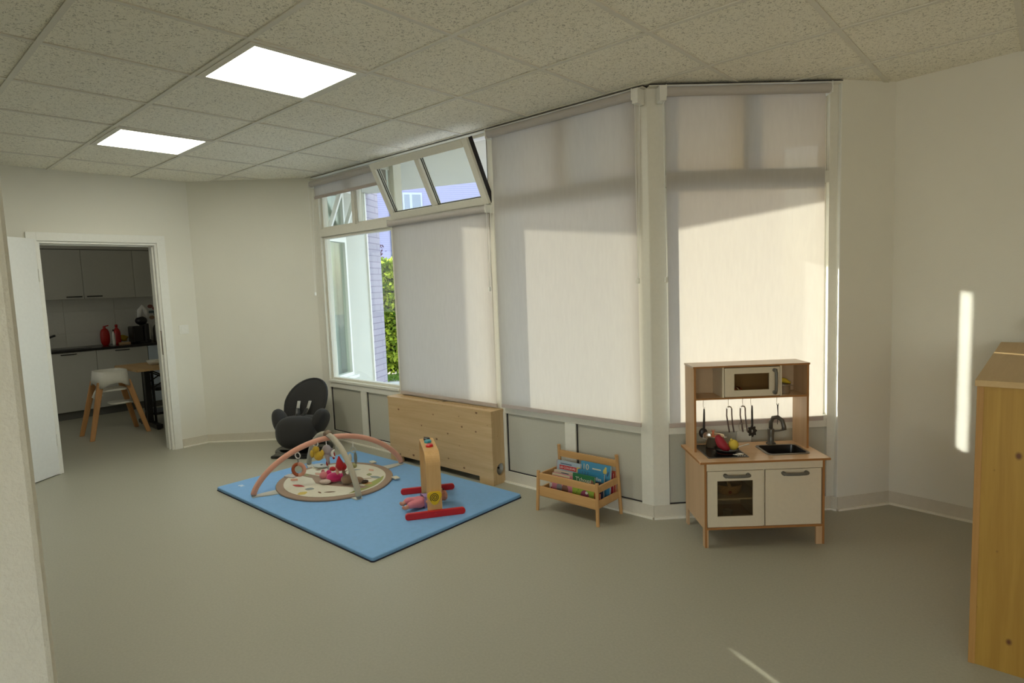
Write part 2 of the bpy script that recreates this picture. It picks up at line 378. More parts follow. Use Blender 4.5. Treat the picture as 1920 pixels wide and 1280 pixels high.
# ------------------------------------------------------------------ windows
SILL = 0.60; TR = 2.04; TOP = 2.545
def bay(name, org, ex, ey, W, hinged=False, left=0.035, right=0.035):
    """one window bay in its own frame: x along the wall, y outwards, z up"""
    root = bpy.data.objects.new(name, None); COL.objects.link(root); root['kind'] = 'structure'
    root.matrix_world = frame((org[0], org[1], 0), ex, ey)
    D = 0.085; f = MB()
    f.box(0, left, 0, D, 0.0, CEIL); f.box(W - right, W, 0, D, 0.0, CEIL)
    f.box(left, W - right, 0, D, TOP, CEIL)
    f.box(left, W - right, 0, D, TR - 0.035, TR + 0.035)
    f.box(left, W - right, 0.0, D, SILL - 0.075, SILL); f.box(left, W - right, -0.012, 0.02, SILL - 0.022, SILL + 0.002)
    f.box(left, W - right, 0, D, 0.0, 0.085)
    xm = W / 2
    f.box(xm - 0.045, xm + 0.045, 0.0, D, 0.085, SILL - 0.075)
    if not hinged: f.box(xm - 0.02, xm + 0.02, 0.01, D - 0.01, TR + 0.035, TOP)
    # glazing beads
    for (a, b, z0, z1) in [(left, W - right, SILL, TR - 0.035)] + ([] if hinged else [(left, xm - 0.02, TR + 0.035, TOP), (xm + 0.02, W - right, TR + 0.035, TOP)]):
        bw = 0.022
        f.box(a, a + bw, 0.03, D, z0, z1); f.box(b - bw, b, 0.03, D, z0, z1)
        f.box(a + bw, b - bw, 0.03, D, z0, z0 + bw); f.box(a + bw, b - bw, 0.03, D, z1 - bw, z1)
    f.build('window_frame', FRAME, root, bevel=0.003)
    k = MB()
    for a, b in ((left, xm - 0.045), (xm + 0.045, W - right)): k.box(a, b, 0.02, 0.16, 0.085, SILL - 0.075)
    k.build('lower_panel', PANEL, root)
    q = MB()
    for a, b in ((left, xm - 0.045), (xm + 0.045, W - right)):
        q.box(a, a + 0.006, 0.012, 0.02, 0.085, SILL - 0.075); q.box(a + 0.006, b, 0.012, 0.02, 0.085, 0.091)
        q.box(a + 0.006, b, 0.0145, 0.02, SILL - 0.077, SILL - 0.075)
    q.build('shadow_gap', GASKET_SHADE, root)
    p = MB()
    p.box(left, W - right, 0.055, 0.061, SILL, TR - 0.035)
    p.build('pane', GLASS, root)
    if not hinged:
        p = MB(); p.box(left, xm - 0.02, 0.055, 0.061, TR + 0.035, TOP); p.box(xm + 0.02, W - right, 0.055, 0.061, TR + 0.035, TOP)
        p.build('top_pane', GLASS, root)
    return root
def hinged_sash(root, W, ang, inward=-1, left=0.0, H=0.49, x0=0.035):
    s = bpy.data.objects.new('tilted_sash', None); COL.objects.link(s); s.parent = root
    s.location = (0, 0.0, TR + 0.028); s.rotation_euler = (ang, 0, 0)
    fb = MB(); a, b = x0 - 0.015, W - 0.022; t0, t1 = -0.028, 0.03
    fw = 0.052
    fb.box(a, a + fw, t0, t1, 0, H); fb.box(b - fw, b, t0, t1, 0, H); fb.box(a + fw, b - fw, t0, t1, 0, fw); fb.box(a + fw, b - fw, t0, t1, H - fw, H)
    xm = (a + b) / 2; fb.box(xm - 0.026, xm + 0.026, t0, t1, fw, H - fw)
    fb.build('sash_frame', FRAME, s, bevel=0.003)
    gk = MB()
    for p, q in ((a + fw, xm - 0.026), (xm + 0.026, b - fw)):
        gk.box(p, p + 0.004, -0.006, 0.0, fw, H - fw); gk.box(p, q, -0.006, 0.0, fw, fw + 0.004)
        gk.box(p, p + 0.004, 0.012, 0.018, fw, H - fw)
    gk.box(b, b + 0.003, -0.004, t1 + 0.004, 0.0, H); gk.build('gasket', GASKET_SHADE, s)
    gp = MB(); gp.box(a + fw, xm - 0.026, 0.0, 0.006, fw, H - fw); gp.box(xm + 0.026, b - fw, 0.0, 0.006, fw, H - fw); gp.build('sash_pane', GLASS, s)
    return s
X1, X2, X3 = -5.40, -4.215, -3.035
bay('window_1', (X1, WY), (1, 0), (0, 1), X2 - X1)
w2 = bay('window_2', (X2, WY), (1, 0), (0, 1), X3 - X2, hinged=True, right=0.05)
hinged_sash(w2, X3 - X2, math.radians(25.5), H=0.475)
bay('window_3', (X3, WY), (1, 0), (0, 1), PI0[0] - X3, right=0.08)
bay('window_4', PI0, tuple(DX), tuple(DN), DLEN, left=0.10, right=0.05)
# corner posts between the bays
c = MB()
c.prism([(WL[0] - 0.03, WL[1] - 0.03), (X1, WY), (X1, WY + 0.085), (WL[0] - 0.16, WY + 0.085)], 0, CEIL); st(c.build('trim_2', FRAME))
c = MB(); a = Vector(PI0); c.prism([tuple(a), (a.x, a.y + 0.085), tuple(a + DN * 0.085)], 0, CEIL); st(c.build('trim_3', FRAME))
c = MB(); a = Vector(PI1); c.prism([tuple(a), tuple(a + DN * 0.085), tuple(Vector(J1) + DN * 0.2 + DX * 0.1), J1, (J1[0] - 0.004, J1[1] - 0.004)], 0, CEIL)
st(c.build('trim_4', WHITE))
c = MB(); c.box(-5.40, PI0[0], WY - 0.045, WY, CEIL - 0.007, CEIL - 0.0008)  # dark strip put in as the shade between ceiling and pelmet
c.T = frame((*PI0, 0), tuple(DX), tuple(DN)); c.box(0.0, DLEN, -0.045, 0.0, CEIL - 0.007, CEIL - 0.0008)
st(c.build('trim_10_shade', GASKET_SHADE))
# thin pelmet strip that carries the blinds under the ceiling
c = MB(); c.box(-5.40, PI0[0], WY - 0.05, WY, CEIL - 0.013, CEIL - 0.007)
c.T = frame((*PI0, 0), tuple(DX), tuple(DN)); c.box(0.0, DLEN, -0.05, 0.0, CEIL - 0.013, CEIL - 0.007)
st(c.build('trim_5', FRAME))

def blind(label, org, ex, ey, W, ztop, zbot, chain_x=None, chain_z=1.47, wand=None, yb=-0.03, roll=0.027):
    root = thing('roller_blind', label, 'blind')
    root.matrix_world = frame((org[0], org[1], 0), ex, ey)
    f = MB(); n = 14
    vs = []; fs = []
    for i in range(n + 1):
        z = zbot + 0.02 + (ztop - zbot - 0.02) * i / n
        vs += [(0.012, yb, z), (W - 0.012, yb, z)]
    for i in range(n): fs.append((2 * i, 2 * i + 1, 2 * i + 3, 2 * i + 2))
    f.add(vs, fs); f.build('fabric', BLIND, root)
    r = MB().cyl((0.006, yb - roll, ztop), (W - 0.006, yb - roll, ztop), roll, n=24); r.build('roller', ROLLER, root, smooth=False)
    h = MB().box(0.010, W - 0.010, yb - 0.006, yb + 0.006, zbot, zbot + 0.026); h.build('hem_bar', BARM, root, bevel=0.002)
    for x in (0.0, W - 0.006):
        b = MB().box(x, x + 0.006, yb - 2 * roll - 0.002, yb + 0.03, ztop - roll - 0.006, ztop + roll + 0.004); b.build('bracket', WHITE, root)
    if chain_x is not None:
        c = MB().cyl((chain_x, yb - roll * 1.9, ztop), (chain_x, yb - roll * 1.9, chain_z), 0.0018, n=6)
        c.cyl((chain_x + 0.007, yb - roll * 0.3, ztop), (chain_x + 0.002, yb - roll * 1.7, chain_z), 0.0018, n=6); c.build('chain', WHITE, root)
        b = MB().box(chain_x - 0.009, chain_x + 0.009, yb - roll * 1.9 - 0.008, yb - roll * 1.9 + 0.008, chain_z - 0.03, chain_z); b.build('chain_weight', WHITE, root, bevel=0.002)
    if wand is not None:
        b = MB().box(wand - 0.02, wand + 0.02, yb - 2 * roll, yb + 0.02, ztop - 0.055, ztop + 0.03); b.build('end_cap', WHITE, root, bevel=0.003)
    return root
blind('short rolled-up grey roller blind at far left above the uncovered window', (-5.385, WY), (1, 0), (0, 1), 1.16, 2.505, 2.365, chain_x=-0.012)
blind('roller blind hung below the open tilted sash, behind the pine radiator cover', (-4.205, WY), (1, 0), (0, 1), 1.160, 2.02, 0.57, chain_x=1.166, chain_z=1.46, roll=0.024)
blind('full-length roller blind behind the little wooden book rack', (-3.015, WY), (1, 0), (0, 1), 1.175, 2.53, 0.575, chain_x=1.19, chain_z=1.48, wand=1.193)
blind('brightly sunlit roller blind behind the toy kitchen', tuple(Vector(PI0) + DX * 0.085), tuple(DX), tuple(DN), 0.972, 2.53, 0.575, chain_x=-0.012, chain_z=1.48, wand=-0.016)

# ------------------------------------------------------------------ door
c = MB()
cw = 0.07
c.box(XW, XW + 0.016, DY0 - cw, DY0, 0, DZ + cw); c.box(XW, XW + 0.016, DY1, DY1 + cw, 0, DZ + cw); c.box(XW, XW + 0.016, DY0, DY1, DZ, DZ + cw)
c.box(XW - T - 0.01, XW, DY0, DY0 + 0.02, 0, DZ); c.box(XW - T - 0.01, XW, DY1 - 0.02, DY1, 0, DZ); c.box(XW - T - 0.01, XW, DY0 + 0.02, DY1 - 0.02, DZ - 0.02, DZ)
c.box(XW - 0.06, XW - 0.045, DY1 - 0.032, DY1 - 0.02, 0, DZ - 0.02); c.box(XW - 0.06, XW - 0.045, DY0 + 0.02, DY1 - 0.02, DZ - 0.032, DZ - 0.02)
st(c.build('trim_6', WHITE, bevel=0.002))
s = MB().box(XW - 0.04, XW - 0.012, DY1 - 0.0212, DY1 - 0.0195, 0.93, 1.16); st(s.build('trim_7', mat('strike_plate_metal', (0.25, 0.21, 0.16), 0.4, metal=0.6)))
door = bpy.data.objects.new('door_1', None); COL.objects.link(door); st(door)
door.location = (XW + 0.02, DY0 - 0.012, 0); door.rotation_euler = (0, 0, math.atan2(-0.75, 0.56))
d = MB().box(0, 0.88, -0.04, 0.0, 0.008, 2.0); d.build('door_leaf', DOORW, door, bevel=0.002)
d = MB()
d.cyl((-0.004, 0.004, 0.25), (-0.004, 0.004, 0.35), 0.007, n=10); d.cyl((-0.004, 0.004, 1.65), (-0.004, 0.004, 1.75), 0.007, n=10)
d.build('hinge', WHITE, door)
d = MB().cyl((0.82, 0.0, 1.05), (0.82, 0.05, 1.05), 0.009); d.cyl((0.82, 0.05, 1.05), (0.70, 0.05, 1.05), 0.009); d.build('door_handle', STEEL, door)
lsw = thing('light_switch', 'white square light switch on the wall right of the doorway', 'light switch', (XW, 2.275, 1.158))
b = MB().box(0, 0.009, -0.043, 0.043, -0.043, 0.043); b.build('switch_plate', WHITE, lsw, bevel=0.002)
b = MB().box(0.009, 0.013, -0.028, 0.028, -0.028, 0.028); b.build('rocker', WHITE, lsw, bevel=0.0015)

# ------------------------------------------------------------------ ceiling lights
def panel_light(bx, ay, label, grp=None, E=19.0):
    """bx, ay: grid cell counted from the crossing GX, GY"""
    x1 = GX - bx * TL; x0 = x1 - TL; y0 = GY + ay * TL; y1 = y0 + TL
    root = thing('ceiling_light', label, 'ceiling light', ((x0 + x1) / 2, (y0 + y1) / 2, CEIL), 0, grp)
    h = TL / 2 - 0.012; i = h - 0.035
    f = MB(); f.box(-h, h, -h, -i, -0.004, 0.006); f.box(-h, h, i, h, -0.004, 0.006); f.box(-h, -i, -i, i, -0.004, 0.006); f.box(i, h, -i, i, -0.004, 0.006)
    f.build('light_frame', TEE, root)
    d = MB().box(-i, i, -i, i, -0.002, 0.005); d.build('diffuser', mat('lit_diffuser', (0.9, 0.9, 0.85), 0.5, emit=(1.0, 0.965, 0.80), estr=E), root)
panel_light(0, 2, 'larger-looking lit square ceiling panel, the nearer of the two in view')
panel_light(3, 2, 'lit square ceiling panel farther away, toward the kitchen doorway')
# ------------------------------------------------------------------ kitchen behind the door
KW = mat('kitchen_wall_paint', (0.72, 0.71, 0.64), 0.8)
KX = -9.7
c = MB(); c.box(KX - 0.2, KX, 0.2, 3.6, -0.05, HV); st(c.build('wall_kitchen_back', KW))
c = MB(); c.box(KX, XW - T, 3.18, 3.4, -0.05, HV); st(c.build('wall_kitchen_right', KW))
c = MB(); c.box(KX, XW - T, 0.2, 0.4, -0.05, HV); st(c.build('wall_kitchen_left', KW))
TILE = mat('white_wall_tile', (0.74, 0.74, 0.69), 0.25)
t = MB(); ys = [0.86, 1.445, 2.03, 2.61, 3.175]; zs = [0.87, 1.05, 1.34, 1.60]
for i in range(4):
    for j in range(3): t.box(KX, KX + 0.008, ys[i] + 0.002, ys[i + 1] - 0.002, zs[j] + 0.002, zs[j + 1] - 0.002)
st(t.build('trim_8', TILE, bevel=0.001))
KF = mat('kitchen_front_laminate', (0.50, 0.50, 0.46), 0.45)
KD = mat('kitchen_plinth', (0.14, 0.14, 0.13), 0.6)
def base_unit(y0, y1, label, hy):
    r = thing('base_cabinet', label, 'cabinet', (-9.1, y0, 0)); w = y1 - y0
    MB().box(-0.58, -0.02, 0, w, 0.1, 0.84).build('body', KF, r)
    MB().box(-0.56, -0.05, 0.0, w, 0.0, 0.1).build('plinth', KD, r)
    d = MB().box(-0.02, 0, 0.002, w - 0.002, 0.102, 0.838).build('door', KF, r, bevel=0.001)
    MB().box(0.0, 0.012, hy, hy + 0.165, 0.81, 0.822).build('handle', BLACK, d)
base_unit(1.605, 2.205, 'grey base cabinet left of the other one, under the kitchen tap', 0.225)
base_unit(2.205, 2.795, 'grey base cabinet between its neighbour and the steel appliance, behind the high chair', 0.21)
base_unit(0.95, 1.605, 'grey base cabinet mostly hidden by the open door leaf', 0.225)
def wall_unit(y0, y1, label, hy):
    r = thing('wall_cabinet', label, 'cabinet', (-9.35, y0, 1.5)); w = y1 - y0
    MB().box(-0.35, -0.02, 0.001, w - 0.001, 0.0, 0.63).build('body', KF, r)
    d = MB().box(-0.02, 0, 0.002, w - 0.002, 0.0, 0.628).build('door', KF, r, bevel=0.001)
    if hy is not None: MB().box(0.0, 0.012, hy, hy + 0.17, 0.022, 0.036).build('handle', BLACK, d)
wall_unit(1.61, 2.198, 'grey wall cabinet with its black handle low on the right of the door', 0.395)
wall_unit(2.198, 2.785, 'grey wall cabinet in the middle, black handle low on the left of the door', 0.03)
wall_unit(2.785, 3.04, 'narrow grey wall cabinet without a handle above the coffee machine', None)
wall_unit(1.0, 1.61, 'grey wall cabinet mostly hidden by the open door leaf', 0.03)
c = MB(); c.box(-9.7, -9.335, 1.0, 3.18, 2.135, HV - 0.03); st(c.build('trim_9', KF))
ct = MB().box(-9.7, -9.09, 0.95, 3.18, 0.842, 0.872).build('worktop', mat('black_worktop', (0.012, 0.012, 0.013), 0.25), bevel=0.002)
tag(ct, 'continuous thin black kitchen worktop along the far kitchen wall', 'worktop')
sk = thing('kitchen_sink', 'black sink basin set in the kitchen worktop', 'sink', (-9.4, 1.95, 0.872))
MB().prism(rrect(-0.2, 0.2, -0.25, 0.25, 0.04), 0.0, 0.004).build('rim', BLACK, sk)
MB().prism(rrect(-0.17, 0.17, -0.22, 0.22, 0.03), 0.004, 0.006).build('basin', mat('dark_sink', (0.03, 0.03, 0.03), 0.2), sk)
fa = thing('kitchen_tap', 'dark kitchen tap with slanting spout beside the open door leaf', 'tap', (-9.64, 1.68, 0.872))
MB().cyl((0, 0, 0), (0, 0, 0.12), 0.022).build('tap_body', BLACK, fa)
MB().tube([(0, 0, 0.08), (0.05, 0.11, 0.135), (0.10, 0.205, 0.172)], [0.014, 0.013, 0.014], 10).build('spout', BLACK, fa)
# oven-like appliance right of the cabinets
ap = thing('dishwasher', 'steel fronted dishwasher at the right end of the kitchen counter', 'appliance', (-9.1, 2.80, 0))
MB().box(-0.56, -0.02, 0, 0.375, 0.0, 0.84).build('body', KD, ap)
MB().box(-0.02, 0.0, 0.002, 0.373, 0.08, 0.838).build('front', mat('blue_grey_steel', (0.60, 0.70, 0.82), 0.35, metal=0.1), ap, bevel=0.002)
MB().prism(rrect(0.17, 0.32, 0.70, 0.79, 0.02), 0, 0.02)
hm = MB(); hm.T = Matrix(((0, 0, 1, 0.0), (1, 0, 0, 0.0), (0, 1, 0, 0.0), (0, 0, 0, 1))); hm.prism(rrect(0.17, 0.35, 0.66, 0.79, 0.025), 0.0, 0.008); hm.build('display', BLACK, ap)

def bottle(label, x, y, m, h=0.24, r=0.035, cap=None, z=0.872, nm='bottle'):
    b = thing(nm, label, 'bottle', (x, y, z))
    MB().lathe([(0, 0), (r, 0.0), (r * 1.03, h * 0.1), (r, h * 0.6), (r * 0.75, h * 0.74), (r * 0.35, h * 0.83), (r * 0.33, h * 0.9), (0, h * 0.9)]).build('body', m, b, smooth=True)
    MB().lathe([(r * 0.4, h * 0.88), (r * 0.42, h * 0.98), (r * 0.2, h), (0, h)]).build('cap', cap or m, b, smooth=True)
    return b
REDP = mat('red_bottle_plastic', (0.42, 0.012, 0.008), 0.35)
b = thing('watering_bottle', 'large red squirt bottle, left of the two on the kitchen counter', 'bottle', (-9.42, 2.40, 0.872))
MB().ell((0, 0, 0.11), (0.04, 0.055, 0.118), e=0.75).build('body', REDP, b, smooth=True)
MB().cyl((0, 0.0, 0.20), (0, 0, 0.26), 0.02, 0.014).build('neck', REDP, b); MB().cyl((0, -0.01, 0.25), (0, 0.05, 0.262), 0.007).build('nozzle', REDP, b)
bottle('red bottle with pointed tip, right of the larger red one on the kitchen counter', -9.42, 2.54, REDP, 0.27, 0.042)
bottle('slim clear bottle standing between the two red bottles', -9.33, 2.475, mat('clear_plastic', (0.75, 0.76, 0.72), 0.15), 0.21, 0.018, BLACK)
y = thing('cloth', 'small crumpled yellow cloth beside the red bottles', 'cloth', (-9.52, 2.64, 0.90)); MB().ell((0, 0, 0.045), (0.035, 0.055, 0.045), warp=lambda p: Vector((p.x, p.y + 0.01 * math.sin(p.z * 120), p.z))).build('cloth_folds', mat('yellow_cloth', (0.62, 0.42, 0.02), 0.8), y, smooth=True)
y = MB().box(-9.36, -9.30, 2.53, 2.66, 0.872, 0.9).build('soap_block', mat('pale_wood_block', (0.55, 0.36, 0.2), 0.6), bevel=0.004); tag(y, 'pale brown block lying in front of the yellow cloth', 'soap')
# coffee machine
cm = thing('coffee_machine', 'black coffee machine with round head and clear water tank on the counter', 'coffee machine', (-9.42, 2.82, 0.872))
MB().box(-0.12, 0.10, -0.115, 0.02, 0.0, 0.23).build('body', BLACK, cm, bevel=0.015)
MB().box(-0.10, 0.12, 0.02, 0.10, 0.0, 0.26).build('brew_column', BLACK, cm, bevel=0.02)
MB().ell((0.02, 0.02, 0.30), (0.07, 0.075, 0.06)).build('head', BLACK, cm, smooth=True)
MB().tube([(0.03, 0.0, 0.33), (0.03, 0.01, 0.44), (0.03, 0.04, 0.49), (0.03, 0.075, 0.44), (0.03, 0.10, 0.34)], [0.03, 0.034, 0.034, 0.03, 0.018], 12, sc=(1, 0.6)).build('water_tank', mat('bright_clear_plastic', (0.9, 0.9, 0.9), 0.1), cm, smooth=True)
MB().box(0.122, 0.13, 0.075, 0.088, 0.04, 0.30).build('chrome_strip', STEEL, cm)
MB().box(0.05, 0.16, -0.06, 0.08, 0.0, 0.02).build('drip_tray', BLACK, cm)
gm = mat('thermos_steel', (0.45, 0.45, 0.43), 0.3, metal=0.7)
bottle('grey metal flask with rounded top right of the coffee machine', -9.38, 3.02, gm, 0.29, 0.05, nm='flask')
for (yy, zz, c1, lab) in ((3.06, 1.36, (0.35, 0.14, 0.12), 'oval reddish sticker, top of the group on the kitchen wall'), (3.12, 1.33, (0.40, 0.12, 0.10), 'reddish sticker nearest the door frame on the kitchen wall'), (3.07, 1.28, (0.13, 0.19, 0.20), 'dark blue-green rectangular sticker in the middle of the group'), (3.13, 1.25, (0.30, 0.32, 0.34), 'grey sticker right of the dark rectangular one'), (3.07, 1.20, (0.38, 0.25, 0.15), 'round brownish sticker, lowest of the group')):
    m_ = mat('sticker_%d' % int(zz * 100 + yy * 1000), c1, 0.5); mb = MB()
    mb.T = Matrix(((0, 0, 1, KX + 0.0085), (1, 0, 0, yy), (0, 1, 0, zz), (0, 0, 0, 1)))
    if abs(zz - 1.28) < .001: mb.prism([(-0.035, -0.018), (0.035, -0.018), (0.035, 0.018), (-0.035, 0.018)], 0, 0.001)
    else: mb.prism([(0.035 * math.cos(a * PI / 8), 0.027 * math.sin(a * PI / 8)) for a in range(16)], 0, 0.001)
    tag(mb.build('wall_sticker', m_), lab, 'sticker')

# high chair: white ring and seat on four splayed beech legs
hc = thing('high_chair', 'white plastic high chair seat ring on four splayed beech legs in the kitchen', 'high chair', (-7.68, 1.965, 0))
HCW = mat('high_chair_white', (0.74, 0.73, 0.66), 0.45)
HB = wood('high_chair_beech', (0.60, 0.32, 0.13), (0.48, 0.24, 0.09), 'Z', 0.6)
for sx in (1, -1):
    for sy in (1, -1):
        mb = MB(); p0 = Vector((sx * 0.20, sy * 0.268, 0.0)); p1 = Vector((sx * 0.125, sy * 0.125, 0.60)); d_ = (p1 - p0)
        for (a, b_) in ((p0, p1),):
            o1 = Vector((0.016, 0, 0)); o2 = Vector((0, 0.028, 0))
            vs = []
            for q, k in ((a, 0.8), (b_, 1.1)): vs += [q - o1 * k - o2 * k, q + o1 * k - o2 * k, q + o1 * k + o2 * k, q - o1 * k + o2 * k]
            mb.add(vs, [(0, 3, 2, 1), (4, 5, 6, 7), (0, 1, 5, 4), (1, 2, 6, 5), (2, 3, 7, 6), (3, 0, 4, 7)])
        mb.build('leg', HB, hc, bevel=0.006)
ring = MB(); ro = []; n = 40
def ringpt(a, s, z): return (0.185 * s * math.copysign(abs(math.cos(a)) ** 0.6, math.cos(a)), 0.150 * s * math.copysign(abs(math.sin(a)) ** 0.6, math.sin(a)), z)
vs = []; fs = []
for k in range(n):
    a = 2 * PI * k / n; drop = 0.05 * (abs(math.cos(2 * (a - PI / 4)) if False else abs(math.sin(2 * a))) ** 1.5)
    vs += [ringpt(a, 0.86, 0.71), ringpt(a, 0.98, 0.71), ringpt(a, 1.04, 0.63), ringpt(a, 1.12, 0.585 - drop), ringpt(a, 1.02, 0.585 - drop), ringpt(a, 0.92, 0.63)]
for k in range(n):
    for j in range(6): fs.append((k * 6 + j, k * 6 + (j + 1) % 6, ((k + 1) % n) * 6 + (j + 1) % 6, ((k + 1) % n) * 6 + j))
ring.add(vs, fs); ring.build('seat_ring', HCW, hc, smooth=True)
MB().prism(rrect(-0.13, 0.13, -0.13, 0.13, 0.05), 0.49, 0.51).build('seat', HCW, hc, bevel=0.006)
MB().prism(rrect(-0.20, 0.02, -0.01, 0.26, 0.05), 0.325, 0.342).build('footrest', HCW, hc, bevel=0.006)
MB().tube([(0.02, -0.17, 0.42), (0.02, -0.12, 0.48)], [0.03, 0.05], 12, sc=(1, .5)).build('footrest_bracket', HCW, hc, smooth=True)

# table at the right of the doorway
tb = thing('kitchen_table', 'light wooden kitchen table top on a black column base, cut by the door frame', 'table', (-7.75, 2.69, 0))
TW = wood('table_oak', (0.56, 0.38, 0.19), (0.48, 0.31, 0.14), 'X', 0.7)
MB().box(-0.40, 0.38, -0.55, 0.46, 0.680, 0.708).build('tabletop', TW, tb, bevel=0.003)
MB().box(-0.03, 0.03, -0.38, -0.32, 0.05, 0.68).build('column', BLACK, tb, bevel=0.004)
MB().box(-0.03, 0.03, 0.32, 0.38, 0.05, 0.68).build('column', BLACK, tb, bevel=0.004)
for yv in (-0.35, 0.35):
    MB().box(-0.30, 0.30, yv - 0.035, yv + 0.035, 0.015, 0.06).build('foot_bar', BLACK, tb, bevel=0.006)
    for xv in (-0.27, 0.27): MB().cyl((xv, yv, 0), (xv, yv, 0.02), 0.02).build('foot_pad', BLACK, tb)
dc = thing('clip_on_chair', 'black folding seat frame with crossed bars under the kitchen table', 'chair', (-8.05, 2.52, 0))
mb = MB()
for xx in (-0.02, 0.3):
    mb.cyl((xx, -0.12, 0.0), (xx, -0.12, 0.66), 0.014, n=10); mb.cyl((xx, 0.25, 0.0), (xx, 0.25, 0.66), 0.014, n=10)
    mb.cyl((xx, -0.12, 0.64), (xx, 0.22, 0.44), 0.008, n=8); mb.cyl((xx, -0.12, 0.44), (xx, 0.22, 0.64), 0.008, n=8)
mb.build('frame', BLACK, dc)
MB().prism(rrect(-0.04, 0.32, -0.10, 0.24, 0.05), 0.40, 0.44).build('seat', BLACK, dc, bevel=0.01)
MB().prism(rrect(-0.04, 0.32, -0.14, 0.26, 0.05), 0.12, 0.15).build('lower_shelf', BLACK, dc, bevel=0.01)
bw = thing('bowl', 'white bowl on the kitchen table beside the door frame', 'bowl', (-7.75, 2.44, 0.708))
MB().lathe([(0.045, 0), (0.07, 0.02), (0.085, 0.055), (0.08, 0.055), (0.064, 0.022), (0, 0.008)]).build('bowl_body', HCW, bw, smooth=True)
# ------------------------------------------------------------------ outside
EXT = mat('white_outdoor_render', (0.58, 0.58, 0.52), 0.85, noise=0.02, nscale=3)
sf = MB().prism([(-6.6, 3.9), (-6.3, 3.6), (-5.50, WY + 0.09), (PI0[0] - 0.05, WY + 0.09), (-1.12, 4.17), (-0.6, 4.6), (3.4, 4.6), (3.4, 7.59), (-6.6, 4.03)], CEIL + 0.0, 3.3)
st(sf.build('ceiling_outside', EXT))
roof = MB(); roof.box(-10.2, 3.6, -3.4, 3.4, 2.9, 3.3); st(roof.build('ceiling_roof', EXT))
pav = MB().box(-30, 12, 3.7, 40, -0.6, -0.12); st(pav.build('floor_outside', mat('pale_paving', (0.42, 0.42, 0.43), 0.8, noise=0.12, nscale=1.6)))
pk = MB().prism([(-30, 3.7), (-6.7, 3.7), (-5.6, 3.4), (-1.9, 3.38), (-1.1, 4.3), (3, 4.6), (12, 4.7), (12, 3.65), (3.6, 3.3), (-30, 3.3)], -0.6, -0.13)
# wing of the building beside the first bay
WS = (-5.45, 3.345); WU = (-0.497, 0.868); WIN = (-0.868, -0.497)
wing = bpy.data.objects.new('wall_wing', None); COL.objects.link(wing); st(wing); wing.matrix_world = frame((*WS, 0), WU, WIN)
LW = 1.30
f = MB(); f.box(0, 0.07, 0, 0.2, -0.2, 2.9); f.box(0.46, 0.95, 0, 0.2, -0.2, 2.9); f.box(0.07, 0.46, 0, 0.2, -0.2, 0.56); f.box(0.07, 0.46, 0, 0.2, 2.56, 2.9)
f.box(0.0, 0.95, 0.2, 0.5, -0.2, 2.9)
f.build('rendered_wall', EXT, wing)
br = bpy.data.materials.new('lilac_brick'); br.use_nodes = True
N = br.node_tree.nodes; L = br.node_tree.links
tb_ = N.new('ShaderNodeTexBrick'); tb_.inputs['Scale'].default_value = 1.0; tb_.inputs['Brick Width'].default_value = 0.40; tb_.inputs['Row Height'].default_value = 0.072; tb_.inputs['Mortar Size'].default_value = 0.005
tb_.inputs['Color1'].default_value = (0.40, 0.36, 0.44, 1); tb_.inputs['Color2'].default_value = (0.36, 0.33, 0.40, 1); tb_.inputs['Mortar'].default_value = (0.24, 0.21, 0.28, 1)
tc = N.new('ShaderNodeTexCoord'); sx = N.new('ShaderNodeSeparateXYZ'); cx = N.new('ShaderNodeCombineXYZ')
ad = N.new('ShaderNodeMath'); ad.operation = 'ADD'
L.new(tc.outputs['Object'], sx.inputs[0]); L.new(sx.outputs[0], ad.inputs[0]); L.new(sx.outputs[1], ad.inputs[1]); L.new(ad.outputs[0], cx.inputs[0]); L.new(sx.outputs[2], cx.inputs[1]); L.new(cx.outputs[0], tb_.inputs['Vector'])
L.new(tb_.outputs['Color'], N['Principled BSDF'].inputs['Base Color']); N['Principled BSDF'].inputs['Roughness'].default_value = 0.85
MATS['lilac_brick'] = br
f = MB(); f.box(0.95, LW, -0.012, 0.5, -0.2, 2.9); f.build('brick_pier', br, wing)
f = MB(); f.box(0.93, 0.955, -0.02, 0.0, -0.2, 2.57); f.build('corner_bead', WHITE, wing)
f = MB()
for (a, b, z0, z1) in ((0.07, 0.46, 0.56, 2.02), (0.07, 0.46, 2.09, 2.56)):
    w_ = 0.035; f.box(a, a + w_, 0.0, 0.06, z0, z1); f.box(b - w_, b, 0, 0.06, z0, z1); f.box(a + w_, b - w_, 0, 0.06, z0, z0 + w_); f.box(a + w_, b - w_, 0, 0.06, z1 - w_, z1)
f.box(0.07, 0.46, 0.0, 0.08, 2.02, 2.09); f.box(0.03, 0.5, -0.04, 0.02, 0.53, 0.56)
f.build('outer_window_frame', WHITE, wing, bevel=0.002)
f = MB(); f.box(0.105, 0.425, 0.03, 0.036, 0.59, 1.99); f.box(0.105, 0.425, 0.03, 0.036, 2.12, 2.53); f.build('outer_pane', GLASS, wing)
f = MB(); f.box(0.075, 0.455, 0.14, 0.15, 0.56, 2.56); f.build('curtain', mat('pale_green_curtain', (0.44, 0.50, 0.44), 0.8), wing)
# tilted transom of the wing window
f = MB(); f.T = Matrix.Translation((0.0, -0.005, 2.11)) @ Matrix.Rotation(math.radians(22), 4, 'X')
for a, b, z0, z1 in ((0.09, 0.12, 0, .42), (0.41, 0.44, 0, .42), (0.12, 0.41, 0, .03), (0.12, 0.41, .39, .42)): f.box(a, b, -0.02, 0.02, z0, z1)
f.build('outer_sash', WHITE, wing)

